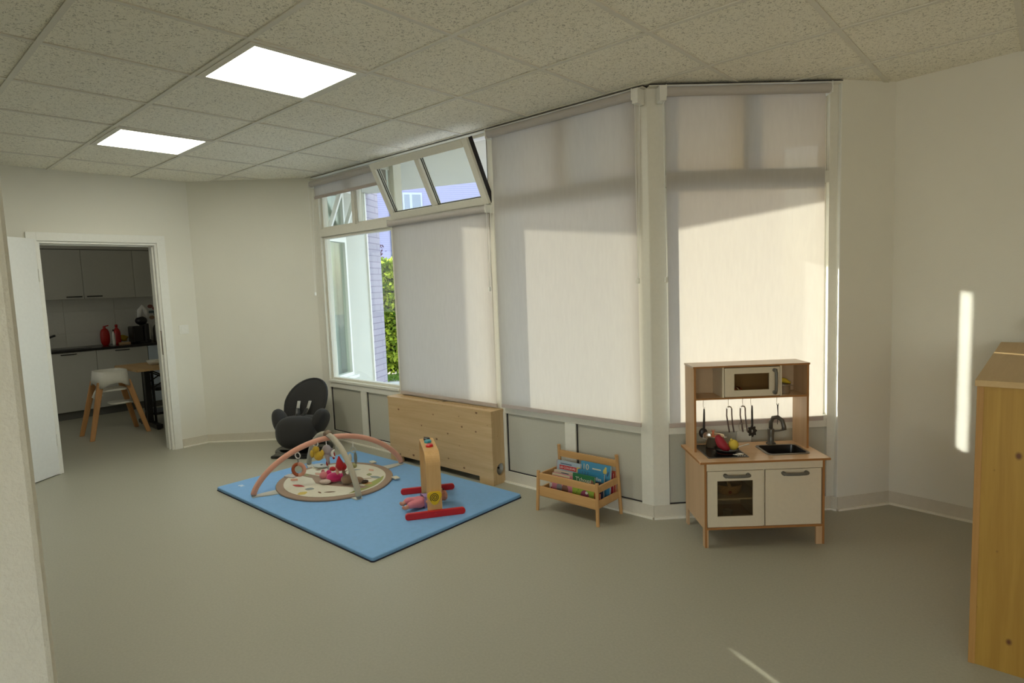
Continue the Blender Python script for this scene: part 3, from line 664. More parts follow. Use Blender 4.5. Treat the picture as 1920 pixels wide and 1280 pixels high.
# lilac clad house beyond
LIL = bpy.data.materials.new('lilac_cladding'); LIL.use_nodes = True
N = LIL.node_tree.nodes; L = LIL.node_tree.links
tc = N.new('ShaderNodeTexCoord'); wv = N.new('ShaderNodeTexWave'); wv.bands_direction = 'Z'; wv.inputs['Scale'].default_value = 5.0; wv.inputs['Distortion'].default_value = 0.1
L.new(tc.outputs['Object'], wv.inputs[0]); cr = N.new('ShaderNodeValToRGB'); e = cr.color_ramp.elements
e[0].position = 0.0; e[0].color = (0.25, 0.23, 0.36, 1); e[1].position = 0.25; e[1].color = (0.33, 0.31, 0.46, 1)
L.new(wv.outputs[0], cr.inputs[0]); L.new(cr.outputs[0], N['Principled BSDF'].inputs['Base Color']); N['Principled BSDF'].inputs['Roughness'].default_value = 0.8
house = thing('neighbouring_house', 'lilac clad house standing beyond the hedge outside the windows', 'building', (-16, 11.45, -0.12), math.atan2(0.866, 0.5))
MB().box(0, 16, 0, 8, 0, 9).build('facade', LIL, house)
MB().cyl((0.12, -0.06, 0), (0.12, -0.06, 9), 0.055, n=12).build('downpipe', mat('pale_blue_pipe', (0.36, 0.44, 0.62), 0.4), house)
MB().box(0.60, 0.72, -0.03, 0, 0, 9).build('dark_joint', mat('dark_blue_joint', (0.08, 0.09, 0.16), 0.5), house)
MB().cyl((0.80, -0.05, 0), (0.80, -0.05, 9), 0.035, n=10).build('downpipe', MATS['pale_blue_pipe'], house)
for a in (1.05,):
    wd = MB().box(a, a + 0.62, -0.03, 0, 3.2, 4.62); wd.build('window', mat('house_window_white', (0.45, 0.46, 0.50), 0.5), house)
    MB().box(a + 0.05, a + 0.22, -0.035, -0.03, 3.26, 4.56).build('shutter', mat('slate_shutter', (0.26, 0.28, 0.34), 0.5), house)
    MB().box(a + 0.30, a + 0.57, -0.035, -0.03, 3.26, 4.56).build('shutter', MATS['slate_shutter'], house)

def leafmat(name, a, b):
    m = bpy.data.materials.new(name); m.use_nodes = True; N = m.node_tree.nodes; L = m.node_tree.links
    N.remove(N['Principled BSDF']); oi = N.new('ShaderNodeNewGeometry'); cr = N.new('ShaderNodeValToRGB'); e = cr.color_ramp.elements
    e[0].color = (*a, 1); e[1].color = (*b, 1); L.new(oi.outputs['Random Per Island'], cr.inputs[0])
    d = N.new('ShaderNodeBsdfDiffuse'); t = N.new('ShaderNodeBsdfTranslucent'); L.new(cr.outputs[0], d.inputs[0]); L.new(cr.outputs[0], t.inputs[0])
    mx = N.new('ShaderNodeMixShader'); mx.inputs[0].default_value = 0.5; L.new(d.outputs[0], mx.inputs[1]); L.new(t.outputs[0], mx.inputs[2]); L.new(mx.outputs[0], N['Material Output'].inputs[0])
    return m
def leaves(count, fn, size):
    mb = MB(); vs = []; fs = []
    for _ in range(count):
        p = Vector(fn()); q = Euler((random.uniform(-1.2, 1.2), random.uniform(-1.2, 1.2), random.uniform(0, 6.28))).to_matrix(); s_ = size * random.uniform(0.6, 1.3)
        o = len(vs)
        for a in ((-0.5, 0, 0), (0, 0.32, 0.06), (0.6, 0, 0), (0, -0.32, 0.06)): vs.append(p + q @ (Vector(a) * s_))
        fs.append((o, o + 1, o + 2, o + 3))
    mb.add(vs, fs); return mb
hedge = thing('hedge', 'tall leafy green hedge seen outside through the uncovered window', 'hedge', (-9.2, 7.12, -0.12), math.radians(52))
def hp():
    a = random.random()
    x = random.uniform(-0.75, 0.75); y = random.uniform(-0.4, 0.4); top = 2.15 + 0.06 * math.sin(x * 9) + 0.10 * x
    z = random.uniform(0.06, top)
    if a < 0.55: y = -0.4 + random.gauss(0, 0.05)
    elif a < 0.75: z = top - abs(random.gauss(0, 0.10)) + 0.06
    elif a < 0.9: x = random.choice((-0.75, 0.75)) + random.gauss(0, 0.05)
    return (x, y, z)
leaves(8000, hp, 0.105).build('foliage', leafmat('hedge_leaf', (0.04, 0.13, 0.012), (0.75, 0.85, 0.12)), hedge)
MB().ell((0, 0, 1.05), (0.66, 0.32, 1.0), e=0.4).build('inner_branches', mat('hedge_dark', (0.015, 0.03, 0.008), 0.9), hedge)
sap = thing('sapling', 'thin dark-leaved young tree beyond the top left edge of the hedge', 'tree', (-12.0, 8.72, -0.12))
MB().cyl((0, 0, 0), (0.02, 0, 2.6), 0.02, 0.008, n=8).build('trunk', mat('dark_bark', (0.05, 0.03, 0.03), 0.9), sap)
leaves(160, lambda: (random.gauss(0, 0.09), random.gauss(0, 0.09), random.uniform(2.0, 2.65)), 0.09).build('foliage', leafmat('plum_leaf', (0.04, 0.02, 0.04), (0.10, 0.04, 0.08)), sap)
gr = thing('grass_strip', 'narrow strip of green grass at the foot of the hedge', 'grass', (-8.72, 6.77, -0.12), math.radians(52))
leaves(1500, lambda: (random.uniform(-0.9, 0.9), random.uniform(-0.45, 0.05), 0.02 + random.random() * 0.05), 0.06).build('blades', leafmat('grass_blade', (0.10, 0.20, 0.04), (0.22, 0.34, 0.08)), gr)
gr['kind'] = 'stuff'

# ------------------------------------------------------------------ radiator cover
rc = thing('radiator_cover', 'knotty pine radiator cover box below the second blind', 'radiator cover', (-4.255, 3.12, 0))
RCW, RCD, RCH = 1.23, 0.128, 0.557
f = MB(); t = 0.019
cut0, cut1, cz = 0.16, 1.085, 0.052
f.box(0, cut0, 0, t, 0.0, RCH - t); f.box(cut1, RCW - 0.0, 0, t, 0, RCH - t); f.box(cut0, cut1, 0, t, cz, RCH - t)
f.build('front_panel', PINE, rc)
# right side with a round hole
side = MB(); cy_, cz_, rr = 0.083, 0.108, 0.045
seg = 24; y0, y1, z0, z1 = t, RCD, 0.0, RCH - t
side.T = Matrix(((0, 0, 1, RCW - t), (1, 0, 0, 0), (0, 1, 0, 0), (0, 0, 0, 1)))
# local (a,b) = (y,z)
ringv = [(cy_ + rr * math.cos(2 * PI * k / seg), cz_ + rr * math.sin(2 * PI * k / seg)) for k in range(seg)]
def outer(a, b):
    dx, dy = a - cy_, b - cz_; tt = min((((y1 - cy_) if dx > 0 else (y0 - cy_)) / dx) if abs(dx) > 1e-9 else 1e9, (((0.2 - cz_) if dy > 0 else (0.0 - cz_)) / dy) if abs(dy) > 1e-9 else 1e9)
    return (cy_ + dx * tt, cz_ + dy * tt)
outv = [outer(*p) for p in ringv]
for k in range(seg):
    j = (k + 1) % seg; quad = [ringv[k], ringv[j], outv[j], outv[k]]
    side.prism(quad, 0, t)
for (a, b, c_) in ((y0, 0.0, 0), (y1, 0.0, 0), (y0, 0.2, 0), (y1, 0.2, 0)):
    # corner fillers of the radial fan
    k = min(range(seg), key=lambda q: (outv[q][0] - a) ** 2 + (outv[q][1] - b) ** 2)
    j1, j2 = k, (k + 1) % seg
    for p, q in ((outv[k - 1], outv[k]), (outv[k], outv[(k + 1) % seg])):
        if abs(p[0] - q[0]) > 1e-6 and abs(p[1] - q[1]) > 1e-6: side.prism([p, (a, b), q], 0, t)
side.prism([(y0, 0.2), (y1, 0.2), (y1, z1), (y0, z1)], 0, t)
side.build('side_panel', PINES, rc)
MB().box(0, t, t, RCD, 0, RCH - t).build('side_panel', PINE, rc)
f = MB(); f.box(-0.004, RCW + 0.004, -0.004, 0.055, RCH - t, RCH); f.box(-0.004, 0.10, 0.055, RCD, RCH - t, RCH); f.box(RCW - 0.10, RCW + 0.004, 0.055, RCD, RCH - t, RCH)
f.box(0.10, RCW - 0.10, 0.068, 0.080, RCH - t, RCH); f.box(0.10, RCW - 0.10, 0.093, RCD, RCH - t, RCH); f.box(RCW / 2 - 0.02, RCW / 2 + 0.02, 0.055, RCD, RCH - t, RCH)
f.build('top_panel', PINE, rc)
rad = MB()
for i in range(22): rad.box(-4.13 + i * 0.045, -4.10 + i * 0.045, 3.165, 3.22, 0.07, 0.48)
rad.box(-4.14, -3.13, 3.185, 3.2, 0.07, 0.48)
tag(rad.build('radiator', mat('dark_radiator_inside', (0.09, 0.09, 0.085), 0.6)), 'radiator half visible through the slots of the pine cover', 'radiator')

# ------------------------------------------------------------------ tall pine shelf cabinet at the right
cb = thing('pine_cabinet', 'tall yellow pine cabinet standing against the right wall', 'cabinet', (-0.192, 2.704, 0))
CWD, CLN, CH = 0.42, 1.42, 1.068
MB().box(0.02, CWD - 0.02, 0.004, 0.022, 0.0, CH - 0.022).build('end_panel', PINEZ, cb)
MB().box(0.0, 0.02, 0.0, CLN, 0, CH - 0.022).build('front_board', PINEE, cb, bevel=0.001)
MB().box(CWD - 0.02, CWD, 0.0, CLN, 0, CH - 0.022).build('back_board', PINEE, cb, bevel=0.001)
MB().box(0.02, CWD - 0.02, CLN - 0.02, CLN, 0, CH - 0.022).build('end_panel', PINEZ, cb)
MB().box(-0.006, CWD + 0.006, -0.006, CLN, CH - 0.022, CH).build('top_panel', wood('pine_top', (0.60, 0.42, 0.21), (0.54, 0.36, 0.16), 'Y', 1.0), cb, bevel=0.001)
orn = thing('desk_ornament', 'small black and white object on top of the pine cabinet, cut by the right edge', 'ornament', (-0.035, 3.98, CH))
MB().lathe([(0.055, 0), (0.05, 0.01), (0.018, 0.035), (0.012, 0.06), (0, 0.06)]).build('foot', BLACK, orn, smooth=True)
MB().ell((0.02, 0, 0.105), (0.075, 0.04, 0.03)).build('head', WHITE, orn, smooth=True)
# ------------------------------------------------------------------ blue mat
MATM = mat('blue_mat_vinyl', (0.215, 0.435, 0.76), 0.55, spec=0.3, noise=0.03, nscale=30, bump=0.12, bscale=500)
MX0, MX1, MY0, MY1, MH = -4.70, -2.705, 1.822, 3.06, 0.027
bmx = thing('floor_mat', 'large blue padded floor mat beside the pine radiator cover', 'mat', (0, 0, 0))
f = MB(); n = 6
pl_ = rrect(MX0, MX1, MY0, MY1, 0.02)
f.prism(pl_, 0.004, MH); f.build('padding', MATM, bmx, bevel=0.006)
MB().prism(rrect(MX0 - 0.003, MX1 + 0.003, MY0 - 0.003, MY1 + 0.003, 0.02), 0.0, 0.006).build('underside', mat('dark_navy_underside', (0.012, 0.014, 0.04), 0.7), bmx)
MB().prism([(MX0 + 0.13 + x * 0.05, MY0 + 0.13 + y * 0.04) for x, y in ((-.6, -.2), (-.2, -.5), (.2, -.2), (.6, -.5), (.5, .1), (.7, .4), (.1, .3), (-.3, .5), (-.4, .2))], MH, MH + 0.0005).build('pale_mark', mat('pale_blue_print', (0.55, 0.68, 0.85), 0.6), bmx)

# ------------------------------------------------------------------ round play mat
PC = Vector((-4.055, 2.445)); PZ = MH + 0.0005
pm = thing('play_mat', 'round baby play mat with taupe rim and forest pictures on the blue mat', 'play mat', (PC.x, PC.y, PZ), math.radians(-12))
TAUPE = mat('taupe_fabric', (0.33, 0.24, 0.18), 0.9, bump=0.3, bscale=700)
CREAM = mat('cream_fabric', (0.68, 0.66, 0.55), 0.9, noise=0.03, bump=0.3, bscale=300)
f = MB()
ov = lambda rx, ry, n=48, ph=0: [(rx * math.cos(2 * PI * k / n) * (1 + 0.012 * math.sin(5 * 2 * PI * k / n)), ry * math.sin(2 * PI * k / n)) for k in range(n)]
f.prism(ov(0.47, 0.425), 0, 0.014); f.build('rim', TAUPE, pm, bevel=0.005)
f = MB(); f.prism(ov(0.415, 0.37), 0.0141, 0.0165); f.build('centre', CREAM, pm)
cols = [(0.46, 0.06, 0.05), (0.55, 0.33, 0.14), (0.26, 0.31, 0.31), (0.60, 0.30, 0.20), (0.30, 0.32, 0.16), (0.62, 0.50, 0.14), (0.18, 0.11, 0.07), (0.66, 0.40, 0.30)]
# picture of branches, leaves and animals (appliqué), one mesh
f = MB(); pmats = [mat('applique_%d' % i, c_, 0.9) for i, c_ in enumerate(cols)] + [TAUPE, mat('leaf_green_fabric', (0.33, 0.37, 0.12), 0.9)]
def leafpoly(x, y, L_, W_, a):
    pts = []
    for k in range(13):
        t_ = k / 12; pts.append((L_ * (t_ - 0.5), W_ * math.sin(PI * t_)))
    for k in range(11, 0, -1):
        t_ = k / 12; pts.append((L_ * (t_ - 0.5), -W_ * math.sin(PI * t_)))
    return [(x + p * math.cos(a) - q * math.sin(a), y + p * math.sin(a) + q * math.cos(a)) for p, q in pts]
z = 0.0166
f.mi = 9
f.prism([(0.40 * math.cos(a), 0.355 * math.sin(a)) for a in [math.radians(-8 + i * 7) for i in range(11)]] , z, z + 0.001)
f.mi = 8
for w0, pts in ((0.030, [(-0.30, -0.16), (-0.15, -0.10), (0.0, -0.12), (0.14, -0.05), (0.25, 0.03), (0.36, 0.10)]), (0.018, [(0.0, -0.12), (-0.05, 0.05), (-0.15, 0.14)]), (0.016, [(0.14, -0.05), (0.12, 0.10), (0.18, 0.22)])):
    up_ = [(p[0], p[1] + w0) for p in pts]; dn = [(p[0], p[1] - w0) for p in pts]
    for i in range(len(pts) - 1): f.prism([up_[i], up_[i + 1], dn[i + 1], dn[i]], z, z + 0.0012)
for i, (x, y_, L_, W_, a, c_) in enumerate([(-0.03, -0.27, 0.12, 0.018, 0.5, 0), (0.10, -0.23, 0.07, 0.025, 0.9, 2), (0.16, -0.30, 0.07, 0.035, 0.2, 5), (-0.20, -0.25, 0.08, 0.025, 0.4, 3), (-0.26, -0.14, 0.09, 0.014, 0.3, 4),
        (-0.22, -0.06, 0.09, 0.02, 0.1, 7), (-0.10, -0.02, 0.05, 0.015, 0.4, 0), (-0.04, 0.02, 0.07, 0.034, 0.1, 1), (-0.28, 0.06, 0.09, 0.014, 0.3, 2), (-0.12, 0.20, 0.10, 0.012, 1.1, 2), (0.18, 0.25, 0.12, 0.022, 0.4, 2),
        (0.27, 0.14, 0.10, 0.03, 0.6, 1), (0.08, 0.24, 0.07, 0.02, -0.4, 4), (0.27, -0.14, 0.08, 0.009, 1.0, 6), (0.23, -0.20, 0.05, 0.008, 0.1, 6), (0.33, 0.04, 0.06, 0.016, 0.5, 3), (-0.02, 0.30, 0.07, 0.018, 0.1, 7), (-0.33, -0.02, 0.05, 0.012, 0.9, 6)]):
    f.mi = c_; f.prism(leafpoly(x, y_, L_, W_, a), z, z + 0.0015)
f.build('forest_picture', pmats, pm)
# cloth tabs that hold the arch feet
R12 = Matrix.Rotation(math.radians(12), 2)
FEET = [Vector((-4.231, 1.89)), Vector((-3.991, 3.022)), Vector((-3.56, 2.318)), Vector((-4.624, 2.552))]
for p in FEET:
    q = R12 @ (p - PC); d = q.normalized(); nrm = Vector((-d.y, d.x)); a = d * 0.40; b = q + d * 0.012
    MB().prism([tuple(a + nrm * 0.055), tuple(a - nrm * 0.055), tuple(b - nrm * 0.022), tuple(b + nrm * 0.022)], 0.0, 0.006).build('corner_tab', mat('grey_tab', (0.55, 0.55, 0.50), 0.8), pm)
for (x, y_, a) in ((0.30, 0.36, 0.6), (-0.22, 0.40, 2.2), (-0.42, -0.02, 3.0)):
    MB().box(x - 0.03, x + 0.03, y_ - 0.02, y_ + 0.02, 0.014, 0.022).build('side_label', CREAM, pm)

PEACH = mat('peach_plush', (0.72, 0.36, 0.26), 0.9, bump=0.5, bscale=400, sheen=0.5)
BEIGE = mat('grey_beige_plush', (0.42, 0.38, 0.29), 0.9, bump=0.5, bscale=400, sheen=0.3)
# arches
def archpts(a, b, h, n=40, z0=0.045, p=1.42):
    out = []
    for i in range(n + 1):
        t_ = PI * i / n; u_ = 0.5 - 0.5 * math.cos(t_)
        out.append((a.x + (b.x - a.x) * u_, a.y + (b.y - a.y) * u_, z0 + h * math.sin(t_) ** p))
    return out
ga = thing('play_arch', 'peach and grey-beige padded crossed arches of the baby gym', 'baby gym', (PC.x, PC.y, 0))
def sh(pts): return [(x - PC.x, y_ - PC.y, z_) for x, y_, z_ in pts]
pk_ = archpts(FEET[0], FEET[1], 0.312); be = archpts(FEET[2], FEET[3], 0.338)
MB().tube(sh(pk_), 0.0205, 14).build('peach_arch', PEACH, ga, smooth=True)
MB().tube(sh(be), 0.0205, 14).build('beige_arch', BEIGE, ga, smooth=True)
MB().tube(sh([(FEET[2].x * .486 + FEET[3].x * .514 + dx_, FEET[2].y * .486 + FEET[3].y * .514, 0.392 + dz_) for dx_, dz_ in ((-0.03, -0.01), (0, 0.004), (0.03, -0.006))]), 0.0245, 12).build('crossing_strap', mat('brown_strap', (0.22, 0.16, 0.11), 0.8), ga, smooth=True)
for p in FEET: MB().cyl((p.x - PC.x, p.y - PC.y, 0.034), (p.x - PC.x, p.y - PC.y, 0.058), 0.016, 0.018).build('foot_clip', mat('foot_clip_grey', (0.33, 0.30, 0.27), 0.5), ga)

# toys hanging from the arches
def hang(name, label, cat, p, drop, ringr=0.019, strap=0.02, ringm=None):
    r = thing(name, label, cat, p)                # p = point under the arch tube
    MB().box(-0.004, 0.004, -0.0015, 0.0015, -strap, 0.0).build('strap', WHITE, r)
    pts = [(ringr * math.sin(2 * PI * k / 24), 0.35 * ringr * math.sin(2 * PI * k / 24), -strap - ringr + ringr * math.cos(2 * PI * k / 24)) for k in range(24)]
    MB().tube(pts, 0.0045, 8, closed=True).build('ring', ringm or WHITE, r, smooth=True)
    return r, -strap - 2 * ringr
GREYL = mat('grey_lilac_plush', (0.42, 0.38, 0.40), 0.9, sheen=0.3); YEL = mat('mustard_plush', (0.62, 0.42, 0.04), 0.9, sheen=0.3); DRED = mat('crimson_plush', (0.48, 0.012, 0.02), 0.85, sheen=0.2)
ORG = mat('rust_fabric', (0.42, 0.10, 0.04), 0.85)
r, z0 = hang('hanging_mirror', 'round toy mirror with rust and peach ring hanging from the left of the peach arch', 'toy', (-4.163, 2.21, 0.292), 0, 0.022, 0.004)
MB().box(-0.006, 0.006, -0.002, 0.002, z0 - 0.05, z0).build('cord', mat('grey_cord', (0.25, 0.27, 0.27), 0.7), r)
cz0 = z0 - 0.085; c1 = MB(); c2 = MB()
P_ = lambda k, rr_, n=32: (rr_ * math.cos(2 * PI * k / n) * 0.75, rr_ * math.cos(2 * PI * k / n) * 0.66, cz0 + rr_ * math.sin(2 * PI * k / n))
c1.tube([P_(k, 0.042) for k in range(8, 25)], 0.013, 10); c1.build('rust_rim', ORG, r, smooth=True)
c2.tube([P_(k, 0.042) for k in range(-8, 9)], 0.015, 10); c2.build('peach_rim', PEACH, r, smooth=True)
mm_ = MB(); mm_.T = Matrix(((0.75, 0.66, 0, 0), (0.66, -0.75, 0, 0), (0, 0, 1, cz0), (0, 0, 0, 1))) @ Matrix.Rotation(PI / 2, 4, 'X'); mm_.prism([(0.04 * math.cos(a * PI / 12), 0.04 * math.sin(a * PI / 12)) for a in range(24)], -0.002, 0.002)
mm_.build('mirror', mat('toy_mirror', (0.75, 0.76, 0.72), 0.1, metal=0.9), r)
r, z0 = hang('hanging_bee', 'mustard yellow plush toy hanging from a white ring near the arch crossing', 'toy', (-4.136, 2.345, 0.355), 0, 0.021, 0.004)
b = MB(); b.ell((0, 0, z0 - 0.025), (0.026, 0.026, 0.028)); b.ell((0.012, 0.012, z0 - 0.075), (0.036, 0.034, 0.036)); b.ell((-0.022, -0.02, z0 - 0.058), (0.022, 0.016, 0.03)); b.ell((0.035, 0.03, z0 - 0.055), (0.018, 0.014, 0.026)); b.build('plush_body', YEL, r, smooth=True)
r, z0 = hang('hanging_elephant', 'grey-lilac plush toy with dark red ear hanging below the arch crossing', 'toy', (-4.118, 2.425, 0.362), 0, 0.004, 0.058)
b = MB(); b.ell((0, 0, z0 - 0.03), (0.036, 0.034, 0.04)); b.ell((0.028, 0.022, z0 - 0.05), (0.022, 0.018, 0.034)); b.tube([(0, 0, z0 - 0.05), (0.006, 0, z0 - 0.10), (0.012, 0.004, z0 - 0.14)], [0.024, 0.015, 0.009], 10); b.build('plush_body', GREYL, r, smooth=True)
MB().ell((0.045, 0.03, z0 - 0.075), (0.008, 0.012, 0.03)).build('red_ear', DRED, r, smooth=True); MB().ell((0.0, -0.004, z0 - 0.135), (0.008, 0.008, 0.022)).build('red_foot', DRED, r, smooth=True)
r = thing('hanging_moon', 'white crescent toy hanging beside the front half of the beige arch', 'toy', (-3.955, 2.405, 0.30))
MB().cyl((0, 0, 0.0), (0, 0, 0.055), 0.002, n=6).build('strap', WHITE, r)
MB().tube([(-0.6 * 0.028 * math.cos(a), -0.8 * 0.028 * math.cos(a), -0.03 + 0.03 * math.sin(a)) for a in [math.radians(-75 + i * 15) for i in range(11)]], [0.002, 0.005, 0.007, 0.009, 0.010, 0.010, 0.010, 0.009, 0.007, 0.005, 0.002], 8).build('crescent', WHITE, r, smooth=True)
r = thing('hanging_bird', 'bright red plush bird below the white crescent', 'toy', (-3.905, 2.395, 0.247))
b = MB(); b.tube([(0, 0, 0.012), (0, 0, -0.02), (0.01, 0.0, -0.06), (0.015, 0, -0.095)], [0.003, 0.018, 0.036, 0.012], 12); b.ell((-0.045, -0.03, -0.085), (0.03, 0.022, 0.016)); b.ell((0.02, 0.02, -0.07), (0.025, 0.025, 0.028)); b.build('plush_body', DRED, r, smooth=True)
MB().ell((-0.012, -0.012, -0.098), (0.014, 0.012, 0.03)).build('peach_wing', PEACH, r, smooth=True)
r, z0 = hang('hanging_rattle', 'clear and pale green rattle hanging from the right part of the peach arch', 'toy', (-4.075, 2.63, 0.292), 0, 0.022, 0.045, mat('pale_grey_plastic', (0.45, 0.50, 0.48), 0.4))
b = MB(); b.ell((-0.02, -0.02, z0 - 0.04), (0.014, 0.014, 0.035)); b.build('cream_drop', CREAM, r, smooth=True)
b = MB(); b.ell((0.01, 0.01, z0 - 0.045), (0.015, 0.012, 0.05)); b.build('grey_drop', mat('grey_green_plastic', (0.20, 0.23, 0.21), 0.4), r, smooth=True)
MB().ell((0.0, 0.0, z0 - 0.105), (0.025, 0.02, 0.02)).build('green_drop', mat('olive_fabric', (0.36, 0.36, 0.16), 0.8), r, smooth=True)

# plush toys lying on the round mat
PINK = mat('magenta_plush', (0.60, 0.02, 0.16), 0.9, sheen=0.4); PINK2 = mat('rose_plush', (0.66, 0.22, 0.25), 0.9, sheen=0.4)
r = thing('plush_pig', 'magenta and rose plush toy lying on the round play mat', 'plush toy', (-3.99, 2.40, MH + 0.018), math.radians(35))
b = MB(); b.ell((0, 0, 0.036), (0.065, 0.048, 0.036)); b.ell((0.06, 0.012, 0.032), (0.04, 0.04, 0.032)); b.ell((-0.05, 0.015, 0.062), (0.022, 0.016, 0.026)); b.build('plush_body', PINK, r, smooth=True)
b = MB(); b.ell((-0.085, 0.0, 0.05), (0.032, 0.03, 0.03)); b.ell((-0.10, 0.025, 0.068), (0.014, 0.01, 0.022)); b.build('head', PINK2, r, smooth=True)
MB().ell((-0.05, -0.055, 0.02), (0.045, 0.022, 0.018)).build('pale_limb', mat('pale_plush', (0.60, 0.50, 0.46), 0.9), r, smooth=True)
r = thing('plush_rabbit', 'brown plush animal lying right of the magenta plush toy', 'plush toy', (-3.86, 2.43, MH + 0.018), math.radians(50))
BRN = mat('brown_plush', (0.30, 0.20, 0.13), 0.95, sheen=0.3)
b = MB(); b.ell((0, 0, 0.038), (0.05, 0.042, 0.036)); b.ell((0.07, -0.005, 0.026), (0.045, 0.03, 0.025)); b.tube([(-0.02, 0.01, 0.06), (-0.03, 0.015, 0.10), (-0.035, 0.01, 0.12)], [0.012, 0.012, 0.004], 8); b.tube([(0.015, 0.02, 0.06), (0.02, 0.025, 0.095), (0.02, 0.03, 0.115)], [0.012, 0.012, 0.004], 8); b.build('plush_body', BRN, r, smooth=True)
MB().ell((0.12, -0.01, 0.014), (0.03, 0.018, 0.012)).build('dark_paw', mat('dark_brown_plush', (0.06, 0.04, 0.03), 0.9), r, smooth=True)
r = thing('folded_cloth', 'pale patterned fabric tag at the rear left rim of the round mat', 'cloth', (-4.40, 2.27, MH + 0.016), math.radians(20))
MB().prism(rrect(-0.05, 0.05, -0.03, 0.03, 0.01), 0, 0.01).build('cloth_sheet', mat('pale_lilac_cloth', (0.50, 0.47, 0.47), 0.9), r)
r = thing('fabric_flap', 'pale fabric flap with a dark eye at the rear edge of the round mat', 'cloth', (-4.43, 2.545, MH + 0.016), math.radians(15))
MB().ell((0, 0, 0.014), (0.075, 0.045, 0.014)).build('flap', mat('pale_blue_grey_fabric', (0.50, 0.54, 0.54), 0.9), r, smooth=True)
MB().ell((0.02, -0.01, 0.026), (0.012, 0.010, 0.004)).build('eye', BLACK, r, smooth=True)

# ------------------------------------------------------------------ wooden activity arch
AC = Vector((-3.075, 2.563)); ang = math.atan2(-0.57, 0.82)      # x axis runs toward the near bar
wa = thing('wooden_activity_arch', 'bent beech plywood baby arch with red bar feet on the blue mat', 'baby gym', (AC.x, AC.y, MH), ang)
W2 = 0.232; HH = 0.405; PT = 0.014; PW = 0.047
prof = [(-W2, 0.0)] + [(-W2, HH - 0.075)] + [( -W2 + 0.075 + 0.075 * math.cos(a), HH - 0.075 + 0.075 * math.sin(a)) for a in [PI - i * PI / 16 for i in range(1, 9)]] + [(W2 - 0.075 + 0.075 * math.cos(a), HH - 0.075 + 0.075 * math.sin(a)) for a in [PI / 2 - i * PI / 16 for i in range(0, 9)]] + [(W2, 0.0)]
inn = [(-W2 + PT, 0.0)] + [(-W2 + PT, HH - 0.075)] + [( -W2 + 0.075 + (0.075 - PT) * math.cos(a), HH - 0.075 + (0.075 - PT) * math.sin(a)) for a in [PI - i * PI / 16 for i in range(1, 9)]] + [(W2 - 0.075 + (0.075 - PT) * math.cos(a), HH - 0.075 + (0.075 - PT) * math.sin(a)) for a in [PI / 2 - i * PI / 16 for i in range(0, 9)]] + [(W2 - PT, 0.0)]
mb = MB(); vs = []; fs = []; n = len(prof)
for i in range(n):
    for (q, y_) in ((prof[i], -PW), (prof[i], PW), (inn[i], PW), (inn[i], -PW)): vs.append((q[0], y_, q[1] + 0.002))
for i in range(n - 1):
    for k in range(4): fs.append((i * 4 + k, i * 4 + (k + 1) % 4, (i + 1) * 4 + (k + 1) % 4, (i + 1) * 4 + k))
fs += [(0, 1, 2, 3), tuple((n - 1) * 4 + k for k in (3, 2, 1, 0))]
mb.add(vs, fs)
mb.build('bent_arch', wood('beech_ply', (0.68, 0.42, 0.18), (0.60, 0.35, 0.13), 'Z', 0.9), wa, bevel=0.002)
for sx in (1, -1):
    xb = sx * (W2 + 0.013); mb = MB()
    y0, y1 = (-0.19, 0.19)
    mb.T = Matrix(((0, 0, 1, xb - 0.0125), (1, 0, 0, 0.0), (0, 1, 0, 0.0), (0, 0, 0, 1)))
    mb.prism(rrect(y0, y1, 0.0, 0.042, 0.020), 0, 0.025); mb.build('foot_bar', RED, wa, bevel=0.003)
    MB().cyl((xb, 0.0, 0.02), (xb + sx * 0.016, 0, 0.02), 0.008).build('bolt', RED, wa)
for (x, c_, rr_) in ((-0.12, BLACK, 0.022), (-0.05, mat('teal_bead', (0.03, 0.28, 0.38), 0.35), 0.024), (0.06, mat('bright_red_bead', (0.62, 0.01, 0.015), 0.3), 0.024)):
    MB().lathe([(0, HH + 0.002), (rr_, HH + 0.003), (rr_, HH + 0.014), (rr_ * 0.8, HH + 0.019), (0, HH + 0.019)], (x, 0, 0)).build('top_bead', c_, wa, smooth=False)
# yellow rounded triangle with a black spiral
tri = MB(); tri.T = Matrix(((0, 0, 1, W2 + 0.001), (1, 0, 0, 0), (0, 1, 0, 0.125), (0, 0, 0, 1)))
tp = []
for k in range(3):
    a0 = math.radians(-90 + 120 * k); cx_, cy2 = 0.026 * math.cos(a0), 0.026 * math.sin(a0)
    tp += [(cx_ + 0.024 * math.cos(a0 + math.radians(d_)), cy2 + 0.024 * math.sin(a0 + math.radians(d_))) for d_ in range(-60, 61, 15)]
tri.prism(tp, 0, 0.012); tri.build('yellow_triangle', mat('yellow_paint', (0.75, 0.48, 0.01), 0.35), wa, bevel=0.003)
MB().tube([(W2 + 0.0145, (0.004 + 0.0042 * a) * math.cos(a * 1.0), 0.125 + (0.004 + 0.0042 * a) * math.sin(a * 1.0)) for a in [i * 0.35 for i in range(0, 20)]] if False else
    [(W2 + 0.014, (0.003 + 0.0016 * a) * math.cos(a), 0.125 + (0.003 + 0.0016 * a) * math.sin(a)) for a in [i * 0.35 for i in range(0, 48)]], 0.0022, 6).build('black_spiral', BLACK, wa)
hb = thing('hanging_butterfly', 'red and orange striped wooden butterfly hanging inside the plywood arch', 'toy', (AC.x - 0.02, AC.y + 0.01, MH + HH - PT - 0.002), ang)
MB().cyl((0, 0, 0), (0, 0, -0.09), 0.003, n=8).build('cord', RED, hb)
MB().ell((0, 0, -0.10), (0.02, 0.02, 0.022)).build('red_bead', RED, hb, smooth=True)
